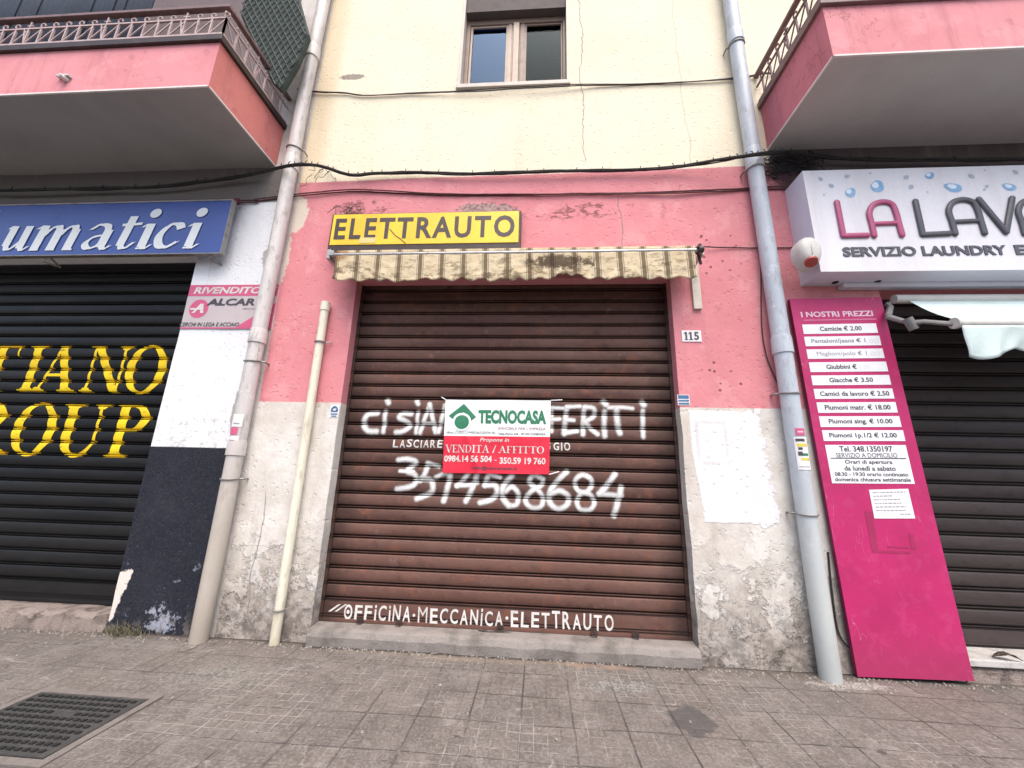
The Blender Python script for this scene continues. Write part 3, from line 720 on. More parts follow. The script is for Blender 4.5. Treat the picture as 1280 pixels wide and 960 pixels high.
# centre shutter -------------------------------------------------
YC = .14
shc = Shutter(-2.04, 1.37, .135, 3.70, P_C, YC, .19)
o_c = shc.build(M_SH_C, 'rusty brown roller shutter sprayed with white writing')
for a, c in ((-2.0749, -2.042), (1.372, 1.4045)): gr = MB(); gr.box(a, c, YC - .012, YC + .06, .12, 3.66); gr.obj('guide_rail', M_SH_C, o_c)
lk = MB()
for px in (449, 498, 625, 743, 795):
    p = at(px, 783 + (px - 449) * .05, YC - .03); lk.box(p.x - .03, p.x + .03, YC - .034, YC - .018, .155, .185); lk.tube([(p.x - .02, YC - .036, .165), (p.x - .02, YC - .05, .15), (p.x + .02, YC - .05, .145), (p.x + .02, YC - .036, .16)], .006, 6)
lk.tube([at(598, 787, YC - .05), at(612, 790, YC - .05), at(640, 788, YC - .05)], .007, 6)
lk.obj('lock_hasp', M_DKFR, o_c)

def ribbon(mb, pts, w, k, closed=False, n=7):
    """soft spray stroke: pts are photo pixels on the shutter plane"""
    P = [at(p[0], p[1], YC) for p in pts]; P = catmull([(q.x, 0, q.z) for q in P], n) if len(P) > 2 else [Vector((q.x, 0, q.z)) for q in P]
    L = len(P); a = (P[1] - P[0]).normalized(); c = (P[-1] - P[-2]).normalized()
    P = [P[0] - a * w * .5] + P + [P[-1] + c * w * .5]; L = len(P); yy = -.0006 * k
    S = []
    for i, p in enumerate(P):
        d = (P[min(i + 1, L - 1)] - P[max(i - 1, 0)]).normalized(); nn = Vector((-d.z, 0, d.x)) * w / 2
        S.append((p - nn, p + nn))
    for i in range(L - 1):
        (a, b), (c, d) = S[i], S[i + 1]; u0, u1 = float(i == 0), float(i == L - 2)
        mb.face([(a.x, yy, a.z), (b.x, yy, b.z), (d.x, yy, d.z), (c.x, yy, c.z)], 0, [(u0, 0), (u0, 1), (u1, 1), (u1, 0)])
def Z5(x, y): return (430 + x / 5.052, 470 + y / 5.052)
def Z6(x, y): return (640 + x / 5.052, 470 + y / 5.052)
def spray():
    mb = MB(); k = [0]
    def s(f, pts, w=.085):
        k[0] += 1; ribbon(mb, [f(*p) for p in pts], w * .88, 1 + k[0] % 6)
    # CI SIA(MO TRASF)ERITI
    s(Z5, [(210, 235), (150, 245), (125, 300), (150, 345), (205, 350)], .11); s(Z5, [(262, 222), (255, 300), (248, 355)], .09); s(Z5, [(276, 155), (282, 170)], .11)
    s(Z5, [(425, 240), (370, 238), (350, 265), (400, 290), (415, 320), (370, 350), (330, 355)], .10); s(Z5, [(468, 225), (462, 300), (455, 360)], .08); s(Z5, [(462, 162), (468, 176)], .10)
    s(Z5, [(480, 360), (510, 270), (542, 180)], .09); s(Z5, [(542, 180), (560, 270), (578, 355)], .09); s(Z5, [(500, 300), (570, 298)], .07)
    s(Z5, [(598, 355), (618, 270), (640, 185)], .09); s(Z5, [(640, 185), (665, 280), (690, 190)], .08); s(Z5, [(690, 190), (705, 280), (712, 360)], .08)
    s(Z5, [(800, 260), (760, 300), (800, 350), (840, 300), (800, 260)], .08)
    s(Z5, [(900, 230), (1000, 230)], .08); s(Z5, [(950, 230), (945, 350)], .08)
    s(Z6, [(20, 240), (15, 360)], .08); s(Z6, [(100, 250), (60, 300), (110, 345)], .08)
    s(Z6, [(250, 222), (248, 350)], .085); s(Z6, [(248, 200), (330, 205)], .07); s(Z6, [(250, 275), (300, 272)], .08)
    s(Z6, [(345, 205), (335, 290), (330, 365)], .10); s(Z6, [(345, 195), (430, 192)], .08); s(Z6, [(335, 275), (390, 280)], .08); s(Z6, [(330, 360), (410, 348)], .09)
    s(Z6, [(455, 205), (450, 290), (448, 370)], .095); s(Z6, [(455, 195), (515, 205), (515, 255), (460, 290)], .09); s(Z6, [(465, 295), (500, 335), (540, 368)], .09)
    s(Z6, [(585, 225), (582, 300), (585, 380)], .10); s(Z6, [(578, 165), (592, 180)], .12)
    s(Z6, [(610, 200), (690, 198), (760, 205)], .08); s(Z6, [(660, 210), (665, 290), (680, 360)], .11)
    s(Z6, [(826, 220), (826, 300), (828, 385)], .09); s(Z6, [(822, 168), (832, 182)], .115)
    # the telephone number
    s(Z5, [(345, 530), (400, 525), (455, 545), (400, 600), (450, 625), (440, 690), (335, 715)], .10); s(Z5, [(355, 600), (440, 605)], .07)
    s(Z5, [(530, 555), (510, 620), (480, 660)], .10); s(Z5, [(530, 550), (600, 570)], .08); s(Z5, [(490, 650), (550, 660), (555, 730), (460, 775)], .10)
    s(Z5, [(580, 640), (640, 615), (670, 625)], .08); s(Z5, [(672, 620), (655, 700), (630, 790)], .10)
    s(Z5, [(790, 610), (750, 660), (715, 695)], .09); s(Z5, [(710, 690), (770, 690), (840, 675)], .08); s(Z5, [(840, 625), (810, 710), (770, 790)], .10)
    s(Z5, [(925, 610), (900, 650), (890, 690)], .09); s(Z5, [(890, 690), (955, 690), (965, 740), (930, 780), (860, 800)], .10); s(Z5, [(920, 620), (985, 640)], .08)
    s(Z5, [(1060, 630), (1010, 690), (1000, 760), (1040, 820)], .10); s(Z6, [(-20, 820), (30, 810), (38, 740), (0, 700), (-40, 730)], .09)
    s(Z6, [(180, 640), (135, 625), (110, 670), (160, 715), (195, 770), (180, 825), (120, 830), (85, 785), (125, 725), (185, 690), (195, 650)], .09)
    s(Z6, [(345, 605), (290, 660), (240, 730), (240, 800), (290, 840), (345, 815), (355, 760), (300, 725), (240, 750)], .10)
    s(Z6, [(490, 640), (440, 625), (400, 660), (410, 715), (460, 735), (500, 700), (500, 655), (470, 630)], .085); s(Z6, [(440, 735), (410, 790), (430, 840), (490, 845), (520, 800), (495, 750), (450, 735)], .085)
    s(Z6, [(650, 620), (600, 690), (550, 745)], .10); s(Z6, [(550, 745), (620, 750), (690, 755)], .09); s(Z6, [(690, 700), (670, 790), (645, 880)], .10)
    shc.paint(mb, 'spray_lettering', M_SPRAY, o_c)
spray()
def hand(mb, txt, pa, pb, h, jit, bold, seed, Y=YC, space=1.0):
    """brush lettering between two photo pixels, each letter a little off"""
    rnd = random.Random(seed); a, b = at(*pa, Y), at(*pb, Y); n = len(txt); wd = {'I': .45, 'i': .45, '·': .5, ' ': .45, 'M': 1.25, 'O': 1.1}
    tot = sum(wd.get(c, 1) for c in txt); x = 0
    for i, c in enumerate(txt):
        q = wd.get(c, 1); t = (x + q * .1) / tot; x0 = a.x + (b.x - a.x) * t; x1 = a.x + (b.x - a.x) * (x + q * .88) / tot; x += q
        if c == ' ': continue
        z = a.z + (b.z - a.z) * t + rnd.uniform(-jit, jit) * h; hh = h * rnd.uniform(.93, 1.07)
        if c in 'iI': x0 += .25 * (x1 - x0); x1 -= .25 * (x1 - x0); hh *= 1.08 if c == 'i' else 1
        if c == '·': z += hh * .4; hh *= .2; x0 = (x0 + x1) / 2 - hh / 2; x1 = x0 + hh
        put_text(mb, c, x0, x1, z, z + hh, -.0004 * (i % 3), bold=bold, shear=rnd.uniform(-.05, .08))
tb = MB()
for i, (w_, xa, xb) in enumerate((('LASCIARE', 490, 554), ('UN', 590, 606), ('MESSAG', 636, 689), ('GIO', 691, 714))): hand(tb, w_, (xa, 559 + (xa - 490) * .018), (xb, 559 + (xb - 490) * .018), .085, .04, .02, 4 + i)
shc.paint(tb, 'painted_lettering', M_WHITEP, o_c)
tb = MB(); hand(tb, 'OFFiCiNA·MECCANiCA·ELETTRAUTO', (428, 774), (769, 789), .135, .035, .018, 9)
for q in ((412, 425), (420, 433)): 
    a, b = at(q[0], 764, YC), at(q[1], 755, YC); tb.face([(a.x - .012, 0, a.z), (a.x + .014, 0, a.z), (b.x + .014, 0, b.z), (b.x - .012, 0, b.z)])
c0 = at(435.5, 764.5, YC); tb.face([(c0.x + .016 * math.cos(i * .6283), -.0012, c0.z + .018 * math.sin(i * .6283)) for i in range(10)])
shc.paint(tb, 'painted_lettering', M_WHITEP, o_c)
# threshold
th = MB(); N = 60
for k in range(N):
    xa, xb = -2.07 + 3.47 * k / N, -2.07 + 3.47 * (k + 1) / N
    def sec(x):
        q = mnoise.noise(Vector((x * 4, 0, 0))) * .014; r = mnoise.noise(Vector((x * 9, 5, 0))) * .01
        return [(x, .16, .137), (x, .0, .128 + q * .4), (x, -.035 + r, .112 + q), (x, -.055 + r, .07 + q), (x, -.052 + q, -.03)]
    A, B = sec(xa), sec(xb)
    for i in range(4): th.face([A[i + 1], B[i + 1], B[i], A[i]])
    if k == 0: th.face(A)
    if k == N - 1: th.face(B[::-1])
th.obj('threshold', M_CONC, bld, smooth=True)

# left shutter ----------------------------------------------------
YL = .20
shl = Shutter(-9, -4.06, .150, 4.1, .142, YL, .20)
o_l = shl.build(M_SH_L, 'black roller shutter painted with large yellow capitals')
def yellow():
    mb = MB()
    def row(base, top, items):
        zb = at(60, 400 + base / 4.8, YL).z; zt = at(60, 400 + top / 4.8, YL).z
        for ch, zx, u in items:
            x0 = at(zx / 4.8, 400 + base / 4.8, YL).x; ux = at((zx + u) / 4.8, 400 + base / 4.8, YL).x - x0
            Glyphs(mb, 0, lambda a, b: (x0 + a * ux, zb + b * (zt - zb))).cap(ch, 0, W=.19, w=.06)
    row(432, 152, [('S', -420, 255), ('T', -178, 255), ('I', 92, 255), ('A', 190, 250), ('N', 469, 262), ('O', 718, 270)])
    row(815, 500, [('G', -540, 290), ('R', -262, 290), ('O', 20, 290), ('U', 300, 300), ('P', 622, 290)])
    shl.paint(mb, 'painted_lettering', M_YELP, o_l)
yellow()
def rubble(x0, x1, z1, yf, m, name, seed, amp):
    b = MB(); n = int((x1 - x0) / .02)
    for k in range(n):
        def sec(x):
            q = lambda s: mnoise.noise(Vector((x * 5 + s, s, seed))) * amp + mnoise.noise(Vector((x * 16, s, seed))) * amp * .5 + mnoise.noise(Vector((x * 38, s * 3, seed))) * amp * .3
            return [(x, .29, z1), (x, yf + .05 + q(1), z1 - .004 + q(2) * .3), (x, yf + q(3), z1 - .03 + q(4)), (x, yf + q(5), z1 * .5 + q(6)), (x, yf - .01 + q(7), -.03)]
        A, B = sec(x0 + (x1 - x0) * k / n), sec(x0 + (x1 - x0) * (k + 1) / n)
        for i in range(4): b.face([A[i + 1], B[i + 1], B[i], A[i]])
        if k == 0: b.face(A)
        if k == n - 1: b.face(B[::-1])
    return b.obj(name, m, bld, smooth=True)
rubble(-9, -4.085, .15, -.03, M_RUBBLE, 'threshold', 2, .045)
# right shutter ---------------------------------------------------
shr = Shutter(3.45, 9, .165, 3.6, .157, .27, .15)
o_r = shr.build(M_SH_R, 'plain dark brown roller shutter behind the magenta board')
s = MB(); s.box(3.505, 9, -.03, .29, .115, .165); s.obj('sill', M_SILLW, bld, bevel=.006)
rubble(3.51, 9, .113, -.01, M_RUBBLE, 'threshold', 9, .02)

# window ----------------------------------------------------------
def Z8(x, y, Y): return at(560 + x / 7.11, y / 7.11, Y)
def window():
    Y = .15; b = MB()
    xl, xr, zb, zt = -1.05, .325, 6.40, 8.0
    f = MB()
    f.box(xl + .004, xl + .055, Y - .03, Y + .05, zb + .03, zt); f.box(xr - .04, xr - .004, Y - .03, Y + .05, zb + .03, zt)
    f.box(xl + .056, xr - .041, Y - .028, Y + .05, zb + .03, zb + .07); f.box(xl + .056, xr - .041, Y - .028, Y + .05, 7.66, 7.74)
    w = f.obj('window', M_FRAME, bld, bevel=.004); tag(w, 'upstairs window with taupe wooden sashes and dark panes')
    t = MB(); t.box(xl + .004, xr - .004, .02, .29, 7.745, 8.3); t.obj('shutter_box', worn('dark_taupe_box', (.105, .085, .082), (.07, .055, .055), .5, .8), w)
    r = MB(); r.box(xl - .035, xl + .002, -.016, .12, zb, 8.3); r.box(xr - .002, xr + .008, -.012, .12, zb, 8.3); r.obj('reveal_trim', M_ALUW, w)
    s = MB(); s.box(xl - .05, xr + .04, -.03, .2, zb - .035, zb + .028); s.obj('sill', M_ALUW, w, bevel=.006)
    x1 = Z8(485, 600, Y).x; x2 = Z8(715, 600, Y).x; xm = (x1 + x2) / 2
    for a, c, side in ((xl + .06, xm - .042, 0), (xm + .042, xr - .045, 1)):
        q = MB(); st = .10
        if side == 0: q.box(a, a + .03, Y - .012, Y + .035, zb + .075, 7.655); q.box(c - st, c, Y - .012, Y + .035, zb + .075, 7.655); q.box(c - st + .03, c - .02, Y - .022, Y - .0125, zb + .075, 7.655)
        else: q.box(a, a + st, Y - .012, Y + .035, zb + .075, 7.655); q.box(a + .02, a + st - .03, Y - .022, Y - .0125, zb + .075, 7.655); q.box(c - .02, c, Y - .012, Y + .035, zb + .075, 7.655)
        i0, i1 = (a + .031, c - st - .001) if side == 0 else (a + st + .001, c - .021)
        q.box(i0, i1, Y - .01, Y + .03, zb + .076, zb + .085); q.box(i0, i1, Y - .01, Y + .03, 7.63, 7.654)
        q.obj('sash', M_FRAME if side else M_FRAMEL, w, bevel=.003)
        p = MB(); p.box(i0, i1, Y + .008, Y + .014, zb + .085, 7.63); p.obj('pane', M_GLASSD if side else M_GLASS, w)
    c = MB(); c.box(xm - .04, xm + .04, Y - .045, Y + .04, zb + .075, 7.655); c.obj('centre_post', M_FRAMEL, w, bevel=.006)
    rm = MB(); rm.box(-1.4, .7, .31, 2.4, 6.2, 8.4, skip='f'); rm.obj('room', M_ROOM, w)
    cu = MB(); z0, z1 = zb + .12, 7.58
    for k in range(24):
        xa, xb = -.98 + .34 * k / 24, -.98 + .34 * (k + 1) / 24
        ya, yb = .36 + .02 * math.sin(k * 1.3), .36 + .02 * math.sin((k + 1) * 1.3)
        cu.face([(xa, ya, z0), (xb, yb, z0), (xb, yb, z1), (xa, ya, z1)])
    cu.obj('curtain', worn('sky_reflection_curtain', (.32, .40, .52), (.25, .32, .44), .5, .9), w)  # added so its pale blue stands in for sky reflected in the left pane
window()

# balconies -------------------------------------------------------
def balcony(x0, x1, z0, z1, yf, mats, side, label):
    """side: which end (x0 or x1) faces the camera"""
    b = MB()
    b.box(x0, x1, yf, -.001, z0, z1, 0, skip='ldr'); 
    b.face([(x0, yf, z0), (x1, yf, z0), (x1, -.001, z0), (x0, -.001, z0)], 2)
    for xx in (x0, x1): b.face([(xx, yf, z0), (xx, -.001, z0), (xx, -.001, z1), (xx, yf, z1)], 1)
    o = b.obj('balcony', mats, bld); tag(o, label)
    e = MB(); xs = (x1 if side > 0 else x0); t = .004
    e.box(x0 + .01, x1 - .01, yf - t, yf + .012, z0 - t, z0 + .014); e.box(xs - .012 * (side > 0) - t * (side < 0), xs + t * (side > 0) + .012 * (side < 0), yf + .0125, -.002, z0 - t, z0 + .014)
    e.obj('drip_edge', M_EDGE, o)
    cp = MB(); xe = xs + .035 * side
    xa, xb = (x0, xe) if side > 0 else (xe, x1)
    cp.box(xa, xb, yf - .035, -.002, z1 - .03, z1 + .045); cp.obj('coping', M_DKFR if side > 0 else M_RAIL, o, bevel=.006)
    # railing along the front and the near end
    yr = yf - .01; xr = xs + .01 * side; zb, zm, zh = z1 + .075, z1 + .295, z1 + .425
    r = MB(); far = x0 if side > 0 else x1
    def bar(p, q, w, h=None):
        p, q = Vector(p), Vector(q); d = (q - p).normalized(); h = h or w
        a = Vector((0, 0, 1)) if abs(d.z) < .5 else Vector((0, 1, 0))
        n = d.cross(a).normalized() * w / 2; u = n.cross(d).normalized() * h / 2
        c = [p + n + u, p + n - u, p - n - u, p - n + u, q + n + u, q + n - u, q - n - u, q - n + u]
        r.mesh(c, [(0, 1, 2, 3), (7, 6, 5, 4), (0, 4, 5, 1), (1, 5, 6, 2), (2, 6, 7, 3), (3, 7, 4, 0)])
    segs = [((xr, yr), (far, yr)), ((xr, yr), (xr, -.01))]
    for (p, q) in segs:
        P, Q = Vector((*p, 0)), Vector((*q, 0)); L = (Q - P).length; d = (Q - P) / L
        for z, w in ((zb, .02), (zm, .018)): bar(P + Vector((0, 0, z)), Q + Vector((0, 0, z)), w)
        st = .152; n = int(L / st); up = lambda k, z: P + d * (k * st) + Vector((0, 0, z))
        for k in range(n + 1):
            bar(up(k, z1 + .03), up(k, zm), .016)
            if k < n: bar(up(k, zm - .012), up(k + 1, zb + .012), .011)
            # scroll or finial on the middle rail
            c = up(k, zm + .045)
            if k % 6 == 3:
                bar(up(k, zm), up(k, zm + .10), .014); bar(c + d * .035, c - d * .035, .012); bar(up(k, zb), up(k + .35, zm), .014)
            else:
                pts = [c + d * (.026 * math.cos(t)) + Vector((0, 0, .026 * math.sin(t))) for t in [R(-90 + i * 33) for i in range(10)]]
                r.tube(pts, .0075, 5)
    r.obj('railing', M_RAILB if side > 0 else M_RAIL, o)
    h = MB(); hx = xr + .02 * side
    for (a, b2, ya, yb) in ((min(far, hx), max(far, hx), yr - .025, yr + .03), (min(xr + .025 * side, xr - .03 * side), max(xr + .025 * side, xr - .03 * side), yr + .0305, -.01)):
        h.box(a, b2, ya, yb, zh, zh + .035)
    h.obj('handrail', M_RAIL, o, bevel=.004)
    return o
bal_l = balcony(-9, -3.33, 5.243, 5.85, -1.035, [M_BALP, M_BALC, M_SOFF], 1, 'pink balcony with latticed iron railing and dark grey underside')
bal_r = balcony(2.62, 9, 5.272, 5.90, -1.03, [M_BALP, M_BALR, M_SOFR], -1, 'rose pink balcony with plain grey underside and thin railing')
sp = MB(); p = at(84, 101, -1.04); p2 = at(80, 106, -1.04)
sp.tube([(p.x, -1.03, p.z + .01), (p.x - .02, -1.10, p.z + .005)], .024, 10); sp.box(p.x - .10, p.x + .04, -1.075, -1.036, p.z + .03, p.z + .05)
sp.obj('drain_spout', M_WPLAST, bal_l, bevel=.003)
# loggia behind the left balcony
lo = MB(); lo.box(-9, -3.475, .26, .299, 5.9, 9.6); lo.obj('loggia_wall', M_MAUVE, bld)

# ---------------------------------------------------------------- things on the facade
def slate():
    b = MB(); xr = at(192, 5, -.75).x; n = 60; xs = [-9 + (xr + 9) * k / n for k in range(n + 1)]; z0, z1 = 5.92, 8.88
    for i in range(n):
        f = lambda x: -.75 + .02 * mnoise.noise(Vector((x * 1.1, 0, 0)))
        b.face([(xs[i], f(xs[i]), z0), (xs[i + 1], f(xs[i + 1]), z0), (xs[i + 1], f(xs[i + 1]), z1), (xs[i], f(xs[i]), z1)])
    o = b.obj('balcony_curtain', M_SLATE, smooth=True); m = o.modifiers.new('t', 'SOLIDIFY'); m.thickness = .012
    tag(o, 'slate blue cloth curtain hanging above the left balcony railing', 'curtain')
slate()
def net():
    Y = -.42; out = [(312, -30), (366, -30), (385, 42), (372, 75), (350, 112), (338, 100), (322, 70), (300, 18)]
    P = [at(a, b, Y) for a, b in out]; o = MB(); o.prism([(p.x, p.z) for p in P], Y, Y + .09)
    t = thing('net_screen', 'dark green lattice net folded at the end of the left balcony', 'net', (P[4].x, Y, P[4].z))
    o.obj('cloth', M_NET, t, bevel=.03)
    c = MB()
    xs = [p.x for p in P]; zs = [p.z for p in P]; poly = [(p.x, p.z) for p in P]
    def inside(x, z):
        r = False
        for (x1, z1), (x2, z2) in zip(poly, poly[1:] + poly[:1]):
            if (z1 > z) != (z2 > z) and x < (x2 - x1) * (z - z1) / (z2 - z1) + x1: r = not r
        return r
    for s, stp in ((1, .085), (-1, .085)):
        k = -60
        while k < 60:
            run = []
            for i in range(80):
                z = min(zs) + (max(zs) - min(zs)) * i / 79; x = (min(xs) + max(xs)) / 2 + k * stp + s * (z - min(zs)) * .55
                if inside(x, z): run.append((x, Y - .006, z))
                else:
                    if len(run) > 2: c.tube([run[0], run[len(run) // 2], run[-1]], .007, 4)
                    run = []
            if len(run) > 2: c.tube([run[0], run[-1]], .007, 4)
            k += 1
    c.obj('cords', M_NETL, t)
net()

# downpipes
def ring(b, x, y, z, r, h, seg=20): b.tube([(x, y, z - h / 2), (x, y, z + h / 2)], r, seg)
def downpipe(x, y, r, mat, label, sleeves, clamps, ztop, wob):
    t = thing('downpipe', label, 'downpipe', (x, y, 0))
    b = MB(); n = 40; pts = [(x + wob * mnoise.noise(Vector((z * .4, x, 0))), y, z) for z in [-.01 + (ztop + .01) * i / n for i in range(n + 1)]]
    b.tube(pts, r, 20, cap=True); b.obj('pipe', mat, t, smooth=True)
    for z, k in sleeves:
        c = MB(); q = x + wob * mnoise.noise(Vector((z * .4, x, 0))); c.tube([(q, y, z - k / 2), (q, y, z - k / 2 + .002), (q, y, z + k / 2 - .03), (q, y, z + k / 2)], [r + .004, r + .011, r + .009, r + .004], 20); c.obj('sleeve', mat, t, smooth=True)
    for z in clamps:
        c = MB(); q = x + wob * mnoise.noise(Vector((z * .4, x, 0)))
        c.tube([(q + (r + .006) * math.cos(a), y + (r + .006) * math.sin(a), z + .012 * math.sin(a)) for a in [R(-200 + i * 15) for i in range(15)]], .008, 6)
        for sg in (-1, 1): c.tube([(q + sg * (r + .005), y + .01, z), (q + sg * (r + .03), y + .03, z), (q + sg * (r + .028), .0, z)], .009, 6)
        c.obj('clamp', M_BRKT, t)
    return t
zz = lambda px, py, Y: at(px, py, Y).z
downpipe(-3.045, -.105, .076, M_PIPEL, 'beige white downpipe between the blue shop sign and yellow sign', [(zz(320, 421, -.1), .16), (zz(397, 67, -.1), .2), (zz(366, 205, -.1), .2), (zz(290, 560, -.1), .15)], [zz(316, 452, -.1), zz(285, 598, -.1), zz(370, 187, -.1)], 9.4, .02)
downpipe(2.385, -.105, .080, M_PIPER, 'blue grey downpipe beside the magenta price board', [(zz(921, 48, -.1), .2), (zz(945, 200, -.1), .26), (zz(982, 432, -.1), .18)], [zz(919, 58, -.1), zz(948, 212, -.1), zz(992, 492, -.1), zz(1012, 642, -.1)], 9.4, .02)
ct = thing('conduit', 'thin cream plastic conduit standing against the pier left of brown shutter', 'conduit', (-2.36, -.065, 0))
c = MB(); c.tube([(-2.355, -.065, -.01), (-2.36, -.065, 2.0), (-2.365, -.062, 3.28)], .043, 16); c.obj('pipe', M_PVC, ct, smooth=True)
c = MB(); ring(c, -2.365, -.062, 3.30, .050, .10, 16); c.obj('end_cap', M_PVC, ct, smooth=True)
for py, px in ((428, 402), (762, 352)):
    z = at(px, py, -.06).z; c = MB(); c.tube([(-2.36 + 0.050 * math.cos(a), -.065 + 0.050 * math.sin(a), z) for a in [R(-200 + i * 20) for i in range(12)]], .010, 6); c.tube([(-2.305, -.05, z), (-2.26, -.01, z + .02)], .008, 5); c.obj('clamp', M_BRKT, ct)

# cables
def cable(name, label, cat, pts, r, mat, strands=1, twist=0.0, ties=0, seed=1):
    P = [at(a, b, y) for a, b, y in pts]; Pc = catmull(P, 10); rnd = random.Random(seed); b = MB()
    for s in range(strands):
        ph = 2 * math.pi * s / max(1, strands); L = 0; out = []
        for i, p in enumerate(Pc):
            if i: L += (p - Pc[i - 1]).length
            a = ph + L * twist; k = r * 1.25 if strands > 1 else 0
            j = mnoise.noise(Vector((L * 1.7, s * 5, seed))) * r * (2.4 if strands > 3 else 1.3) + mnoise.noise(Vector((L * 9, s * 3, seed))) * r * .5
            out.append(p + Vector((0, math.cos(a) * k, math.sin(a) * k + j)))
        b.tube(out, r * rnd.uniform(.7, 1.1), 6)
    o = b.obj(name, mat, smooth=True) if not ties else None
    if ties:
        t = thing(name, label, cat, tuple(P[0])); b.obj('strands', mat, t, smooth=True)
        c = MB(); L = len(Pc)
        for k in range(ties):
            p = Pc[int((k + rnd.random() * .6) / ties * (L - 1))]; d = rnd.uniform(.003, .022)
            c.tube([p + Vector((0, -r * 2.4, -r * 1.6)), p + Vector((0, -r * 2.6, r * 2.2)), p + Vector((rnd.uniform(-.02, .02), -r * 2, r * 2 + d))], .005, 5)
        c.obj('ties', M_CABLE, t); return t
    return tag(o, label, cat)
main = [(-60, 239, -.09), (0, 238, -.09), (100, 236, -.09), (200, 233, -.09), (290, 222, -.10), (330, 214, -.15), (362, 207, -.25), (385, 206, -.25), (405, 209, -.12), (440, 219, -.05), (470, 217, -.05), (520, 216, -.05), (600, 217, -.05), (700, 214, -.05), (800, 212, -.05), (850, 208, -.06), (900, 200, -.14), (932, 195, -.24), (955, 192, -.24), (985, 190, -.14), (1010, 194, -.10), (1100, 200, -.08), (1330, 198, -.08)]
cable('cable_bundle', 'thick twisted bundle of black cables running along the top of the pink band', 'cable', main, .0092, M_CABLE, 8, 1.2, 60, 3)
cable('cable', 'dark red cable under the black bundle above the yellow sign', 'cable', [(-40, 263, -.03), (285, 253, -.03), (320, 250, -.02), (345, 247, -.015), (380, 243, -.02), (440, 238, -.02), (470, 239, -.02), (560, 243, -.02), (640, 243, -.02), (760, 242, -.02), (850, 240, -.02), (940, 236, -.015), (985, 235, -.02), (1060, 240, -.02)], .009, M_CABLEP, 2, .5, 0, 5)
cable('cable', 'thin grey cable sagging under the upstairs window sill', 'cable', [(372, 112, -.02), (398, 115, -.02), (430, 116, -.02), (460, 119, -.02), (530, 116, -.02), (600, 113, -.04), (640, 110, -.045), (700, 107, -.045), (760, 106, -.02), (850, 103, -.02), (925, 97, -.02), (955, 92, -.02), (972, 93, -.02)], .0065, M_CABLEG, 2, .8, 0, 6)
cable('cable', 'thin dark lead from the awning bracket to the right downpipe', 'cable', [(876, 308, -.05), (900, 309, -.02), (950, 310, -.015), (1000, 309, -.02)], .008, M_CABLE, 1, 0, 0, 8)
cable('cable', 'thin black wire curving down the pink wall beside the blue grey downpipe', 'cable', [(951, 316, -.012), (952, 400, -.012), (957, 440, -.012), (968, 470, -.012), (982, 498, -.012)], .006, M_CABLE, 1, 0, 0, 9)
cable('cable', 'loose black wire hanging behind the foot of the magenta board', 'cable', [(1035, 690, -.012), (1040, 740, -.012), (1048, 790, -.012), (1064, 812, -.03)], .008, M_CABLE, 1, 0, 0, 10)
tg = MB(); rnd = random.Random(4)
for k in range(38):
    c0 = at(rnd.uniform(955, 1020), rnd.uniform(188, 216), -.06); pts = [c0]
    for i in range(4): pts.append(pts[-1] + Vector((rnd.uniform(-.10, .10), rnd.uniform(-.03, .03), rnd.uniform(-.08, .05))))
    for q in pts: q.y = min(-.015, max(-.16, q.y))
    tg.tube(catmull(pts, 4), rnd.uniform(.003, .007), 5)
tag(tg.obj('cable_tangle', M_CABLE), 'dark tangle of old wires under the right balcony corner', 'wire tangle')
for i, (px, py, ln, lab) in enumerate(((402, 212, 8, 'short frayed wire ends hanging from the cable bundle beside the left downpipe'), (437, 262, 26, 'loose wire loops sticking out above the left end of yellow sign'))):
    b = MB(); rnd = random.Random(20 + i)
    for k in range(ln):
        p = at(px + rnd.uniform(-14, 14), py + rnd.uniform(-6, 10), -.03); q = [p]
        for j in range(3): q.append(q[-1] + Vector((rnd.uniform(-.07, .07), rnd.uniform(-.02, .02), rnd.uniform(-.09, .03))))
        for v in q: v.y = min(-.01, v.y)
        b.tube(catmull(q, 3), .0035, 4)
    tag(b.obj('loose_wires', M_CABLEG), lab, 'wires')

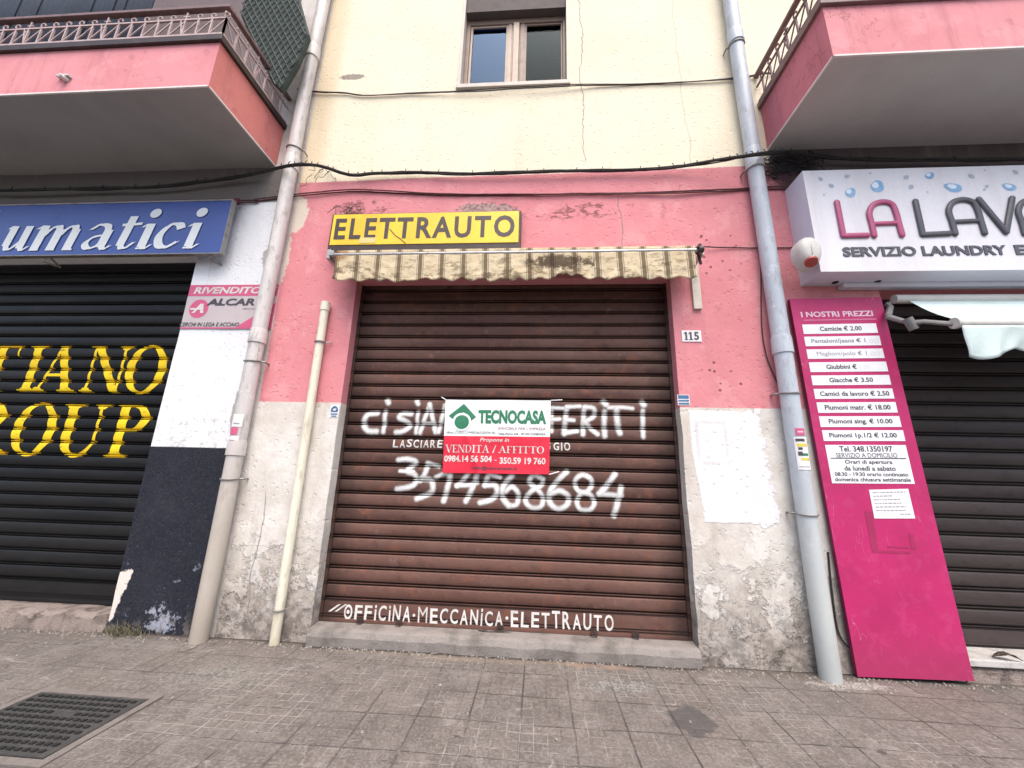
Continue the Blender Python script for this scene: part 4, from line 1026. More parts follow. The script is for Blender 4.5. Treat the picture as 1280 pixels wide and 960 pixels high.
# blue shop sign
def blue_sign():
    Y = -.17; x1 = at(284, 283, Y).x; z1 = at(292, 249, Y).z; z0 = at(277, 317, Y).z
    t = thing('shop_sign', 'blue shop sign with white italic lettering over the black shutter', 'sign', (x1 - 2, Y, z0))
    b = MB(); b.box(-9, x1 - .012, Y, Y + .04, z0 + .012, z1 - .02); b.obj('panel', M_BSIGN, t)
    f = MB(); f.box(-9, x1, Y - .006, Y + .05, z1 - .0195, z1); f.box(-9, x1 - .0125, Y - .006, Y + .05, z0, z0 + .0115); f.box(x1 - .0115, x1, Y - .006, Y + .05, z0, z1 - .02); f.obj('frame', M_BRKT, t)
    k = MB(); k.box(-9, x1 + .01, Y + .055, Y + .10, z1 + .005, z1 + .06); k.obj('top_strip', worn('dark_red_strip', (.09, .018, .022), (.06, .015, .018), .5, .6), t)
    for xx in (x1 - .12, x1 - 2.2): 
        q = MB(); q.tube([(xx, Y + .045, z0 + .01), (xx, -.002, z0 - .05)], .012, 6); q.tube([(xx, Y + .045, z0 + .02), (xx - .06, Y + .03, z0 - .05), (xx, -.03, z0 - .055)], .009, 6); q.obj('bracket', M_BRKT, t)
    mb = MB(); yy = Y - .0075
    def Zb(zx): return at(zx / 4.267, 240 + 290 / 4.267, Y).x
    zb = at(200, 311.5, Y).z; xh = at(200, 280, Y).z - zb       # x height
    sh = .16
    # each letter drawn on a unit x height
    def letter(zx, u, draw):
        x0 = Zb(zx); ux = Zb(zx + u) - x0
        G = Glyphs(mb, yy, lambda a, b: (x0 + a * ux + sh * b * ux, zb + b * xh)); draw(G)
    def L_u(G):
        G.pen([(.0, .90), (.16, 1.0)], 0.184); G.bar(.20, .2, .20, 1.0, .285); G.pen([(.20, .3), (.28, .08), (.46, .1), (.70, .42)], 0.196, 25); G.bar(.76, .1, .76, 1.0, .285); G.pen([(.78, .12), (.9, .02), (1.05, .16)], 0.172, 25)
    def L_m(G):
        G.pen([(.0, .88), (.14, 1.0)], 0.172); G.bar(.2, 0, .2, 1, .26)
        for k in (0, 1): G.pen([(.26 + .5 * k, .55), (.42 + .5 * k, .88), (.62 + .5 * k, .96), (.70 + .5 * k, .75)], 0.207, 30); G.bar(.70 + .5 * k, 0 if k else 0, .70 + .5 * k, .84, .26)
        G.hb(.08, .34, 0, .06); G.hb(.58, .84, 0, .06); G.hb(1.08, 1.38, 0, .06)
    def L_a(G):
        G.pen([(.16, .82), (.34, 1.0), (.62, .95), (.70, .7)], 0.218, 25); G.bar(.70, .1, .72, .78, .285); G.pen([(.66, .58), (.34, .50), (.16, .26), (.30, .06), (.52, .12), (.68, .32)], 0.218, 28); G.pen([(.72, .12), (.84, .02), (.98, .14)], 0.172, 25)
    def L_t(G):
        G.bar(.30, .15, .34, 1.32, .27); G.poly([(.08, .92), (.72, .96), (.72, 1.06), (.06, 1.02)]); G.pen([(.3, .3), (.38, .06), (.56, .08), (.70, .26)], 0.196, 28)
    def L_i(G):
        G.pen([(.02, .88), (.16, .98)], 0.172); G.bar(.26, .08, .26, 1.0, .285); G.pen([(.28, .12), (.38, .02), (.54, .16)], 0.172, 25); G.hb(.1, .44, 0, .06); G.dot(.24, 1.42, .185)
    def L_c(G): G.pen([(.80, .78), (.66, .97), (.36, .92), (.16, .52), (.28, .14), (.54, .06), (.82, .26)], 0.276, 22)
    def L_P(G): G.bar(.3, 0, .3, 1.6, .26); G.hb(.05, .58, 0, .08); G.ring(.5, 1.18, .5, .42, -90, 90, .24, .1); G.hb(.1, .56, 1.5, .1)
    def L_n(G):
        G.pen([(.0, .88), (.14, 1.0)], 0.172); G.bar(.2, 0, .2, 1, .26); G.pen([(.26, .55), (.42, .88), (.62, .96), (.70, .75)], 0.207, 30); G.bar(.70, 0, .70, .84, .26); G.hb(.08, .34, 0, .06); G.hb(.58, .9, 0, .06)
    def L_e(G): G.pen([(.2, .48), (.6, .56), (.72, .78), (.52, .97), (.26, .82), (.16, .45), (.32, .1), (.6, .08), (.82, .26)], 0.230, 24)
    U = 150
    for zx, u, d in ((-560, 150, L_P), (-390, 160, L_n), (-200, 140, L_e), (0, 140, L_u), (153, 172, L_m), (420, 165, L_a), (588, 160, L_t), (712, 160, L_i), (800, 158, L_c), (962, 160, L_i)): letter(zx, u, d)
    mb.obj('lettering', M_BLET, t, fixn=False)
blue_sign()

# yellow sign
def yellow_sign():
    Y = -.12; x0, x1, z0, z1 = at(412, 290, Y).x, at(651, 290, Y).x, at(530, 314, Y).z, at(530, 265, Y).z
    t = thing('shop_sign', 'yellow sign box reading ELETTRAUTO above the striped awning', 'sign', ((x0 + x1) / 2, Y, z0))
    b = MB(); b.box(x0, x1, Y + .006, -.003, z0, z1); b.obj('box', M_DKFR, t, bevel=.006)
    f = MB(); f.box(x0 + .02, x1 - .025, Y, Y + .0055, at(530, 304.5, Y).z, z1 - .012); f.obj('face', M_YSIGN, t, bevel=.002)
    k = MB(); put_text(k, 'ELETTRAUTO', at(417, 297, Y).x, at(643, 297, Y).x, at(530, 298, Y).z, at(530, 271, Y).z, Y - .002, bold=.028, space=1.22); k.obj('lettering', M_YTXT, t, fixn=False)
    p = MB(); a = at(449, 304, Y); c = at(470, 297, Y); p.box(a.x, c.x, Y - .004, Y - .0025, a.z, c.z); p.obj('tape', M_TAPE, t)
    q = MB(); q.tube([at(487, 286, Y - .003), at(494, 294, Y - .003), at(500, 298, Y - .003), at(507, 304, Y - .003)], .004, 5); q.obj('crack', M_YTXT, t)
yellow_sign()

# striped awning
def awning():
    Y = -.27; xl, xr = at(419, 335, Y).x, at(870, 335, Y).x
    t = thing('shop_awning', 'rolled up beige and brown striped awning over the brown shutter', 'awning', ((xl + xr) / 2, Y, at(640, 318, Y).z))
    zb = at(640, 316, Y).z
    b = MB(); b.tube([(xl - .06, Y, zb), (xr + .03, Y, zb)], .022, 12); b.obj('front_bar', M_ALU, t, smooth=True)
    r = MB(); n = 120
    for i in range(n):                                  # the rolled cloth lying on the bar
        xa, xb = xl + (xr - xl) * i / n, xl + (xr - xl) * (i + 1) / n
        def sec(x):
            w = mnoise.noise(Vector((x * 5, 0, 2))) * .008
            return [(x, Y - .018, zb + .018), (x, Y - .015 + w, zb + .046 + w), (x, Y + .03 + w, zb + .062 + w), (x, Y + .09, zb + .045), (x, Y + .10, zb), (x, Y + .03, zb - .012)]
        A, B = sec(xa), sec(xb)
        for j in range(5): r.face([A[j], B[j], B[j + 1], A[j + 1]])
    r.obj('rolled_cloth', M_VAL, t, smooth=True)
    cv = MB(); cv.box(xl, xr, Y + .095, -.003, zb + .01, zb + .022); cv.obj('light_block_cloth', M_VAL, t)  # unseen cloth added to keep light from above off the shutter top
    v = MB(); nx, nz = 260, 14; zlow = at(640, 350, Y).z
    def pt(i, j):
        u = i / nx; x = xl + (xr - xl) * u; k = j / nz
        sc = .014 * math.cos(x * 2 * math.pi / .2) + mnoise.noise(Vector((x * 3.1, 7, 0))) * .02 + mnoise.noise(Vector((x * 17, 3, 0))) * .012 + max(0, mnoise.noise(Vector((x * 6, 9, 0))) - .35) * .12
        tear = .06 * max(0, 1 - abs(x - .28) / .22) * (1 + .5 * mnoise.noise(Vector((x * 16, 2, 0))))
        z = zb - .01 - (zb - .01 - zlow - sc - tear) * k
        y = Y - .012 + k * mnoise.noise(Vector((x * 3, z * 4, 1))) * .016 + mnoise.noise(Vector((x * 9, z * 12, 5))) * .008 * (.3 + k) + mnoise.noise(Vector((x * 30, z * 22, 9))) * .0025
        return (x, y, z)
    vs = [pt(i, j) for j in range(nz + 1) for i in range(nx + 1)]
    v.mesh(vs, [(j * (nx + 1) + i, j * (nx + 1) + i + 1, (j + 1) * (nx + 1) + i + 1, (j + 1) * (nx + 1) + i) for j in range(nz) for i in range(nx)])
    o = v.obj('valance', M_VAL, t, smooth=True); m = o.modifiers.new('t', 'SOLIDIFY'); m.thickness = .003
    # end brackets
    k = MB(); a = at(866, 330, -.03); c = at(881, 386, -.03); bz = c.z
    k.box(a.x - .03, a.x + .055, -.035, -.003, bz, zb + .02); k.box(a.x + .0, a.x + .02, Y, -.036, zb - .05, zb + .03); k.obj('wall_bracket', M_CREAMST, t, bevel=.004)
    k = MB(); k.tube([(xr + .035, Y + .03, zb - .02), (xr + .035, Y - .03, zb + .02), (xr + .05, Y - .02, zb + .05), (xr + .05, Y + .06, zb + .04)], .018, 8); k.tube([(xr + .05, Y + .05, zb + .03), (xr + .08, Y + .06, zb - .12)], .014, 8); k.tube([(xr + .03, Y - .03, zb - .01), (xr + .075, Y - .03, zb - .01)], .034, 10); k.obj('end_gear', M_DKFR, t)
    k = MB(); k.box(xl - .11, xl - .07, Y - .02, -.004, zb - .05, zb + .06); k.box(xl - .075, xl - .03, Y - .03, Y + .03, zb - .02, zb + .04); k.obj('wall_bracket', M_ALU, t, bevel=.004)
awning()

# dealer sign on the white pier
def alcar():
    Y = -.008; x0, x1, z0, z1 = -4.075, -2.99, at(270, 411, Y).z, at(280, 356, Y).z; h = z1 - z0
    t = thing('dealer_sign', 'faded pink and grey dealer sign on the white pier partly behind the downpipe', 'sign', ((x0 + x1) / 2, Y, z0))
    b = MB(); b.box(x0, x1, Y, -.001, z0, z1); b.obj('panel', M_ALC, t)
    X = lambda zx: at(200 + zx / 4.175, 395, Y).x                # measured along the sign's lower edge
    b = MB(); b.box(x0, x1, Y - .002, Y - .0005, z0 + .74 * h, z1 - .002); b.box(x0, x1, Y - .002, Y - .0005, z0 + .001, z0 + .018)
    rr = .2 * h; cx, cz = x0 + .17, z0 + .45 * h; b.face([(cx + .115 * math.cos(i * .2618), Y - .0015, cz + .115 * math.sin(i * .2618)) for i in range(24)])
    b.face([(x1 - .42, Y - .0015, z0 + .02), (x1 - .001, Y - .0015, z0 + .02), (x1 - .001, Y - .0015, z0 + .32)]); b.obj('pink_print', M_ALCP, t)
    k = MB(); put_text(k, 'RIVENDITORE', at(243, 363, Y).x, x1 - .01, z0 + .79 * h, z1 - .03, Y - .004, bold=.03, shear=.2)
    k.face([(cx - .075, Y - .004, cz - .055), (cx - .04, Y - .004, cz - .055), (cx + .05, Y - .004, cz + .06), (cx + .01, Y - .004, cz + .06)]); k.face([(cx + .03, Y - .0045, cz - .055), (cx + .07, Y - .0045, cz - .055), (cx + .05, Y - .0045, cz + .06), (cx + .01, Y - .0045, cz + .06)]); k.box(cx - .10, cx + .03, Y - .005, Y - .0046, cz - .015, cz + .006); k.obj('white_print', M_WHITEP, t)
    k = MB(); put_text(k, 'ALCAR', at(259, 378, Y).x, at(319, 378, Y).x, z0 + .52 * h, z0 + .68 * h, Y - .004, bold=.035, shear=.15); put_text(k, 'CERCHI IN LEGA E ACCIAIO', at(225, 406, Y).x, at(299, 406, Y).x, z0 + .05 * h, z0 + .14 * h, Y - .004, bold=.015, shear=.2); k.box(x0 + .30, x0 + .44, Y - .0045, Y - .0041, z0 + .555 * h, z0 + .575 * h)
    put_text(k, 'CERCHI RUOTA', x0 + .7, x0 + .92, z0 + .43 * h, z0 + .46 * h, Y - .004); k.obj('dark_print', M_TXT, t, fixn=False)
alcar()

# agency banner on the centre shutter
def banner():
    Y = YC - .03
    TL, TR, BL, BR = at(557, 499.5, Y), at(688.5, 500.5, Y), at(553, 591, Y), at(686.5, 593, Y)
    t = thing('estate_agent_banner', 'white and red estate agent banner tied over the centre of brown shutter', 'banner', tuple((BL + BR) / 2))
    W0, H0 = 1.0, 1.0
    def F(u, v, lift=0):
        a = TL.lerp(TR, u); b = BL.lerp(BR, u); p = b.lerp(a, v)
        w = mnoise.noise(Vector((u * 3, v * 2.2, 3))) * .014 + mnoise.noise(Vector((u * 9, v * 6, 8))) * .004
        fold = -.012 * math.exp(-((u - .27 + (v - .3) * .25) / .03) ** 2) * (v < .5)
        return Vector((p.x, Y + w + fold - lift, p.z))
    def grid(v0, v1, name, m, lift):
        b = MB(); nx, nz = 48, 20
        b.mesh([F(i / nx, v0 + (v1 - v0) * j / nz, lift) for j in range(nz + 1) for i in range(nx + 1)], [(j * (nx + 1) + i, j * (nx + 1) + i + 1, (j + 1) * (nx + 1) + i + 1, (j + 1) * (nx + 1) + i) for j in range(nz) for i in range(nx)])
        o = b.obj(name, m, t, smooth=True); return o
    grid(.495, 1, 'white_half', M_BANW, 0); grid(0, .4949, 'red_half', M_BANR, 0)
    def wrap(mb, lift):
        me = bpy.data.meshes.new('t'); me.from_pydata(mb.v, [], mb.f); bm = bmesh.new(); bm.from_mesh(me)
        for i in range(1, 24): bmesh.ops.bisect_plane(bm, geom=bm.verts[:] + bm.edges[:] + bm.faces[:], plane_co=(i / 24, 0, 0), plane_no=(1, 0, 0))
        for i in range(1, 16): bmesh.ops.bisect_plane(bm, geom=bm.verts[:] + bm.edges[:] + bm.faces[:], plane_co=(0, 0, i / 16), plane_no=(0, 0, 1))
        for v in bm.verts: v.co = F(v.co.x, v.co.z, lift - v.co.y)
        bm.verts.ensure_lookup_table(); bm.verts.index_update(); vs = [tuple(v.co) for v in bm.verts]; fs = [tuple(v.index for v in f.verts) for f in bm.faces]; bm.free(); bpy.data.meshes.remove(me)
        mb.v, mb.f, mb.mi, mb.uv = vs, fs, [0] * len(fs), [None] * len(fs); return mb
    # (u, v) read off the enlarged photograph: u = (x - 130) / 955, v = (825 - y) / 680
    U = lambda x: (x - 130) / 955; Vv = lambda y: (828 - y) / 685
    g = MB(); a = [(165, 300), (300, 182), (418, 310), (368, 350), (300, 262), (218, 340)]
    q = [(U(x), Vv(y)) for x, y in a]
    g.face([(p[0], 0, p[1]) for p in (q[0], q[1], q[4], q[5])]); g.face([(p[0], 0, p[1]) for p in (q[1], q[2], q[3], q[4])])
    wd_ = MB(); wd_.face([(U(288 + 86 * math.cos(i * .2094)), 0, Vv(356 + 86 * math.sin(i * .2094))) for i in range(30)]); wrap(wd_, .0050).obj('white_disc', M_BANW, t, fixn=False)
    g.face([(U(288 + 66 * math.cos(i * .2094)), -.0055, Vv(358 + 66 * math.sin(i * .2094))) for i in range(30)])
    put_text(g, 'TECNOCASA', U(437), U(1048), Vv(372), Vv(240), 0, bold=.05)
    put_text(g, '®', U(1052), U(1066), Vv(262), Vv(246), 0)
    wrap(g, .0022).obj('green_print', M_GREEN, t, fixn=False)
    k = MB(); put_text(k, "IMMOBILE PER L'IMPRESA", U(622), U(1045), Vv(428), Vv(402), 0, bold=.02); wrap(k, .0022).obj('red_print', worn('dark_red_print', (.25, .05, .08), (.3, .1, .12), .4, .5), t, fixn=False)
    k = MB(); put_text(k, 'Affiliato: STUDIO COMMERCIALE CENTRO SRL', U(150), U(600), Vv(468), Vv(446), 0, bold=.015); put_text(k, 'Viale Parco 6/8 - 87100 COSENZA', U(622), U(1045), Vv(474), Vv(455), 0, bold=.015)
    put_text(k, 'info@tecnocasa.it', U(392), U(798), Vv(800), Vv(764), 0, bold=.02); wrap(k, .0024).obj('dark_print', M_TXT, t, fixn=False)
    w = MB(); put_text(w, 'Propone in', U(458), U(722), Vv(550), Vv(503), 0, bold=.012, shear=.25)
    cap_word(w, 'VENDITA', U(152), U(548), Vv(642), Vv(572), 0); Glyphs(w, 0, lambda a, b: (a, b)).bar(U(578), Vv(642), U(604), Vv(572), .010)
    cap_word(w, 'AFFITTO', U(632), U(1040), Vv(642), Vv(578), 0)
    put_text(w, '0984.14 56 504', U(140), U(572), Vv(728), Vv(668), 0, bold=.03); put_text(w, '-', U(596), U(616), Vv(712), Vv(706), 0); put_text(w, '350.59 19 760', U(642), U(1050), Vv(742), Vv(680), 0, bold=.03)
    wrap(w, .0024).obj('white_print', M_WHITEP, t, fixn=False)
    c = MB()
    for p, d in ((TL, (-.05, .03)), (TR, (.12, .01)), (BL, (-.03, -.04)), (BR, (.10, .03))): c.tube([p, p + Vector((d[0], .012, d[1]))], .006, 5)
    c.obj('tie_cord', M_PAPER, t)
banner()

# laundry light box
def laundry():
    Y = -.30; x0 = 2.735; z0, z1 = at(1100, 339, Y).z, at(1100, 211, Y).z; x1 = 5.6
    t = thing('lightbox_sign', 'white laundry light box sign with raised letters and blue drops', 'sign', (4.1, Y, z0))
    b = MB(); b.box(x0, x1, Y, -.004, z0, z1, 0, skip='f'); b.box(x0, x1, Y - .0001, Y + .004, z0, z1, 1); b.obj('box', [M_LAV, M_WBOX], t, bevel=.005, fixn=False)
    h = MB()
    for px, py in ((1044, 353), (1097, 352), (1210, 360)):
        p = gnd(px, py, z0 - .002); h.tube([(p.x, p.y, z0 - .006), (p.x, p.y, z0 + .004)], .028, 14)
    h.obj('vent_holes', M_DARK, t)
    bt = MB(); bt.box(x0 + .36, x1, -.09, -.006, z0 - .05, z0 - .001); bt.obj('lower_rail', M_LAV, t, bevel=.006)
    Z4 = lambda x, y: at(960 + x / 4, 180 + y / 4, Y - .012)
    def st(mb, pts, r=.0275, smooth=True):
        P = [Z4(*p) for p in pts]; P = catmull(P, 5) if smooth and len(P) > 2 else P
        P = [Vector((p.x, Y - .012, p.z)) for p in P]
        a, c = (P[0] - P[1]).normalized(), (P[-1] - P[-2]).normalized(); cs = [(.95, .3), (.75, .66), (.4, .92)]
        PP = [P[0] + a * r * u for u, _ in cs] + P + [P[-1] + c * r * u for u, _ in cs[::-1]]; rr = [r * v for _, v in cs] + [r] * len(P) + [r * v for _, v in cs[::-1]]
        mb.tube(PP, rr, 12, sy=.5)
    A = lambda mb, dx=0: (st(mb, [(938 + dx, 448), (922 + dx, 390), (905 + dx, 335), (925 + dx, 292), (975 + dx, 277), (1025 + dx, 290), (1050 + dx, 330), (1068 + dx, 390), (1085 + dx, 445)]), st(mb, [(922 + dx, 388), (1066 + dx, 381)], .022))
    m = MB(); st(m, [(345, 290), (378, 458)]); st(m, [(378, 458), (498, 455)]); m.obj('letter', M_PINKL, t, smooth=True); m = MB(); st(m, [(533, 458), (520, 400), (508, 345), (528, 303), (575, 288), (620, 300), (642, 345), (656, 398), (672, 455)]); st(m, [(521, 398), (654, 393)], .022)
    m.obj('letter', M_PINKL, t, smooth=True)
    m = MB(); st(m, [(738, 285), (775, 452)]); st(m, [(775, 452), (908, 446)]); m.obj('letter', M_GREYL, t, smooth=True); m = MB(); A(m); m.obj('letter', M_GREYL, t, smooth=True); m = MB(); st(m, [(1055, 275), (1192, 440)]); st(m, [(1192, 440), (1222, 270)]); m.obj('letter', M_GREYL, t, smooth=True); m = MB(); A(m, 348)
    m.obj('letter', M_GREYL, t, smooth=True)
    s = MB(); a, c = Z4(378, 565), Z4(1190, 510); put_text(s, 'SERVIZIO LAUNDRY', at(960 + 376 / 4, 180 + 560 / 4, Y).x, at(960 + 1190 / 4, 180 + 530 / 4, Y).x, at(1155, 320, Y).z, at(1155, 308, Y).z, Y - .008, bold=.03, depth=.0078)
    xe = at(960 + 1232 / 4, 180 + 530 / 4, Y).x; put_text(s, 'E', xe, xe + .1, at(1155, 320, Y).z, at(1155, 308, Y).z, Y - .008, bold=.03, depth=.0078)
    s.obj('small_lettering', M_GREYL, t, fixn=False)
    def drop(mb, x, y, r, tip, lift, sx=1.0, dx=0, dy=0):
        c = Z4(x, y); rr = r / 4 * .0078; pts = []
        for i in range(20):
            th = 2 * math.pi * i / 20; k = 1 + (.5 * max(0, math.cos(th - tip)) ** 6)
            pts.append((c.x + dx + rr * k * sx * math.cos(th), Y - lift, c.z + dy + rr * k * math.sin(th)))
        mb.face(pts)
    d, g, w = MB(), MB(), MB()
    for x, y, r, tp, sx in ((415, 242, 25, .9, 1.0), (550, 212, 31, 1.2, 1.08), (938, 216, 27, 2.6, 1.35), (1218, 213, 21, 2.4, 1.4), (812, 156, 19, .8, 1.1)):
        d = MB(); drop(d, x, y, r, tp, .0022, sx); d.obj('blue_drop', M_DROP, t, fixn=False); drop(w, x, y, r * .5, tp, .0030, sx, -.25 * r * .002, .30 * r * .002)
    for x, y, r, tp in ((267, 172, 11, 2), (322, 206, 12, 2.4), (398, 158, 12, .4), (695, 163, 12, .6), (720, 212, 12, 1), (1025, 158, 13, 2.2), (1100, 208, 8, .8), (1088, 224, 6, .8), (1245, 138, 12, 2), (283, 250, 5, 1), (515, 143, 5, 1), (803, 237, 4, 1), (1090, 127, 5, 1)): drop(g, x, y, r, tp, .0024)
    g.obj('grey_drop', M_DROPG, t, fixn=False); w.obj('drop_highlight', M_DROPW, t, fixn=False)
    # siren
    c = at(1007, 321, Y + .04); v = thing('alarm_siren', 'white alarm siren with red lens on the corner of the laundry sign', 'siren', tuple(c))
    b = MB(); nu, nv = 18, 10; vs = []
    for j in range(nv + 1):
        ph = math.pi / 2 * j / nv
        for i in range(nu):
            th = 2 * math.pi * i / nu; cx, sz = math.cos(th), math.sin(th)
            wx = .108 * (1.0 + .1 * sz); k = math.cos(ph) ** .55
            vs.append((c.x - .02 + wx * k * cx, c.y - .06 - .085 * math.sin(ph), c.z + .165 * k * sz))
    F = [(j * nu + i, j * nu + (i + 1) % nu, (j + 1) * nu + (i + 1) % nu, (j + 1) * nu + i) for j in range(nv) for i in range(nu)]
    b.mesh(vs, F); ring_ = [vs[i] for i in range(nu)]
    for i in range(nu): p, q = ring_[i], ring_[(i + 1) % nu]; b.face([p, q, (q[0], c.y + .02, q[2]), (p[0], c.y + .02, p[2])])
    b.obj('body', M_WPLAST, v, smooth=True)
    b = MB(); L = [(0, -.0), (.04, -.005), (.058, -.03), (.05, -.05), (.0, -.06)]
    nb = 14; ctr = Vector((c.x - .035, c.y - .105, c.z - .115)); ax = Vector((-.25, -.6, -.75)).normalized(); e1 = ax.orthogonal().normalized(); e2 = ax.cross(e1)
    b.mesh([ctr + ax * (-h + -.02) + (e1 * math.cos(2 * math.pi * i / nb) + e2 * math.sin(2 * math.pi * i / nb)) * max(r, .001) for r, h in L for i in range(nb)], [(j * nb + i, j * nb + (i + 1) % nb, (j + 1) * nb + (i + 1) % nb, (j + 1) * nb + i) for j in range(len(L) - 1) for i in range(nb)])
    b.obj('lens', M_REDL, v, smooth=True)
    b = MB()
    for k in range(6): z = c.z - .055 + k * .017; b.tube([(c.x - .10, c.y - .110, z - .012), (c.x - .035, c.y - .147, z)], .003, 4)
    b.obj('louvre', M_CABLEG, v)
laundry()
def laundry_awning():
    Yb = -.46; a = at(1196, 404, Yb); xr = 6.2; z = a.z
    t = thing('shop_awning', 'pale laundry awning half rolled under the light box sign', 'awning', (a.x + 1, Yb, z))
    b = MB(); b.tube([(a.x, Yb, z), (xr, Yb, z)], .036, 12, sy=.8); b.obj('front_bar', M_WPLAST, t, smooth=True)
    c = MB(); c.tube([(a.x - .025, Yb, z), (a.x + .004, Yb, z)], .05, 14); c.obj('end_cap', M_WPLAST, t, smooth=True)
    top = at(1133, 374, -.07)
    f = MB(); n = 40
    for i in range(n):
        u0, u1 = i / n, (i + 1) / n
        def P(u, k): q = Vector((top.x + (xr - top.x) * u, -.07, top.z)).lerp(Vector((a.x + (xr - a.x) * u, Yb, z + .035)), k); q.z += -.03 * math.sin(math.pi * k) + .006 * math.sin(u * 60) * k; return q
        for k in range(6): f.face([P(u0, k / 6), P(u1, k / 6), P(u1, (k + 1) / 6), P(u0, (k + 1) / 6)])
    m = M_TEAL
    f.obj('cloth', m, t, smooth=True)
    v = MB(); nx, nz = 110, 10; x0 = a.x + .01; L = xr - x0; drop = z - at(1212, 446, Yb).z
    def pt(i, j):
        u = i / nx; x = x0 + L * u; k = j / nz
        sc = .05 * math.cos((x - x0 - .10) * 2 * math.pi / .62) + mnoise.noise(Vector((x * 3, 0, 0))) * .012
        return (x + .0 * k, Yb - .025 + k * (.03 * math.sin(x * 11) + .012 * math.sin(x * 31 + k * 5)), z - .03 - k * (drop - .05 + sc))
    v.mesh([pt(i, j) for j in range(nz + 1) for i in range(nx + 1)], [(j * (nx + 1) + i, j * (nx + 1) + i + 1, (j + 1) * (nx + 1) + i + 1, (j + 1) * (nx + 1) + i) for j in range(nz) for i in range(nx)])
    o = v.obj('valance', m, t, smooth=True); mm = o.modifiers.new('t', 'SOLIDIFY'); mm.thickness = .003
    r = MB(); r.tube([(top.x - .12, -.07, top.z + .0), (xr, -.07, top.z + .0)], .045, 12); r.obj('roller', M_WPLAST, t, smooth=True)
    k = MB(); p0 = at(1108, 380, -.06); p1 = at(1110, 396, -.14); p2 = at(1138, 404, -.3); 
    k.tube([p0, at(1113, 384, -.08), p1], [.03, .026, .03], 8); k.tube([p1, p2], [.034, .028], 8, sy=.7); k.tube([at(1134, 398, -.31), at(1143, 412, -.31)], .038, 10)
    k.tube([p2, at(1155, 402, -.38), Vector((a.x - .01, Yb + .02, z))], [.03, .024, .024], 8, sy=.7); k.obj('folding_arm', worn('arm_grey_steel', (.17, .165, .165), (.09, .08, .08), .6, .5), t, smooth=True)
laundry_awning()

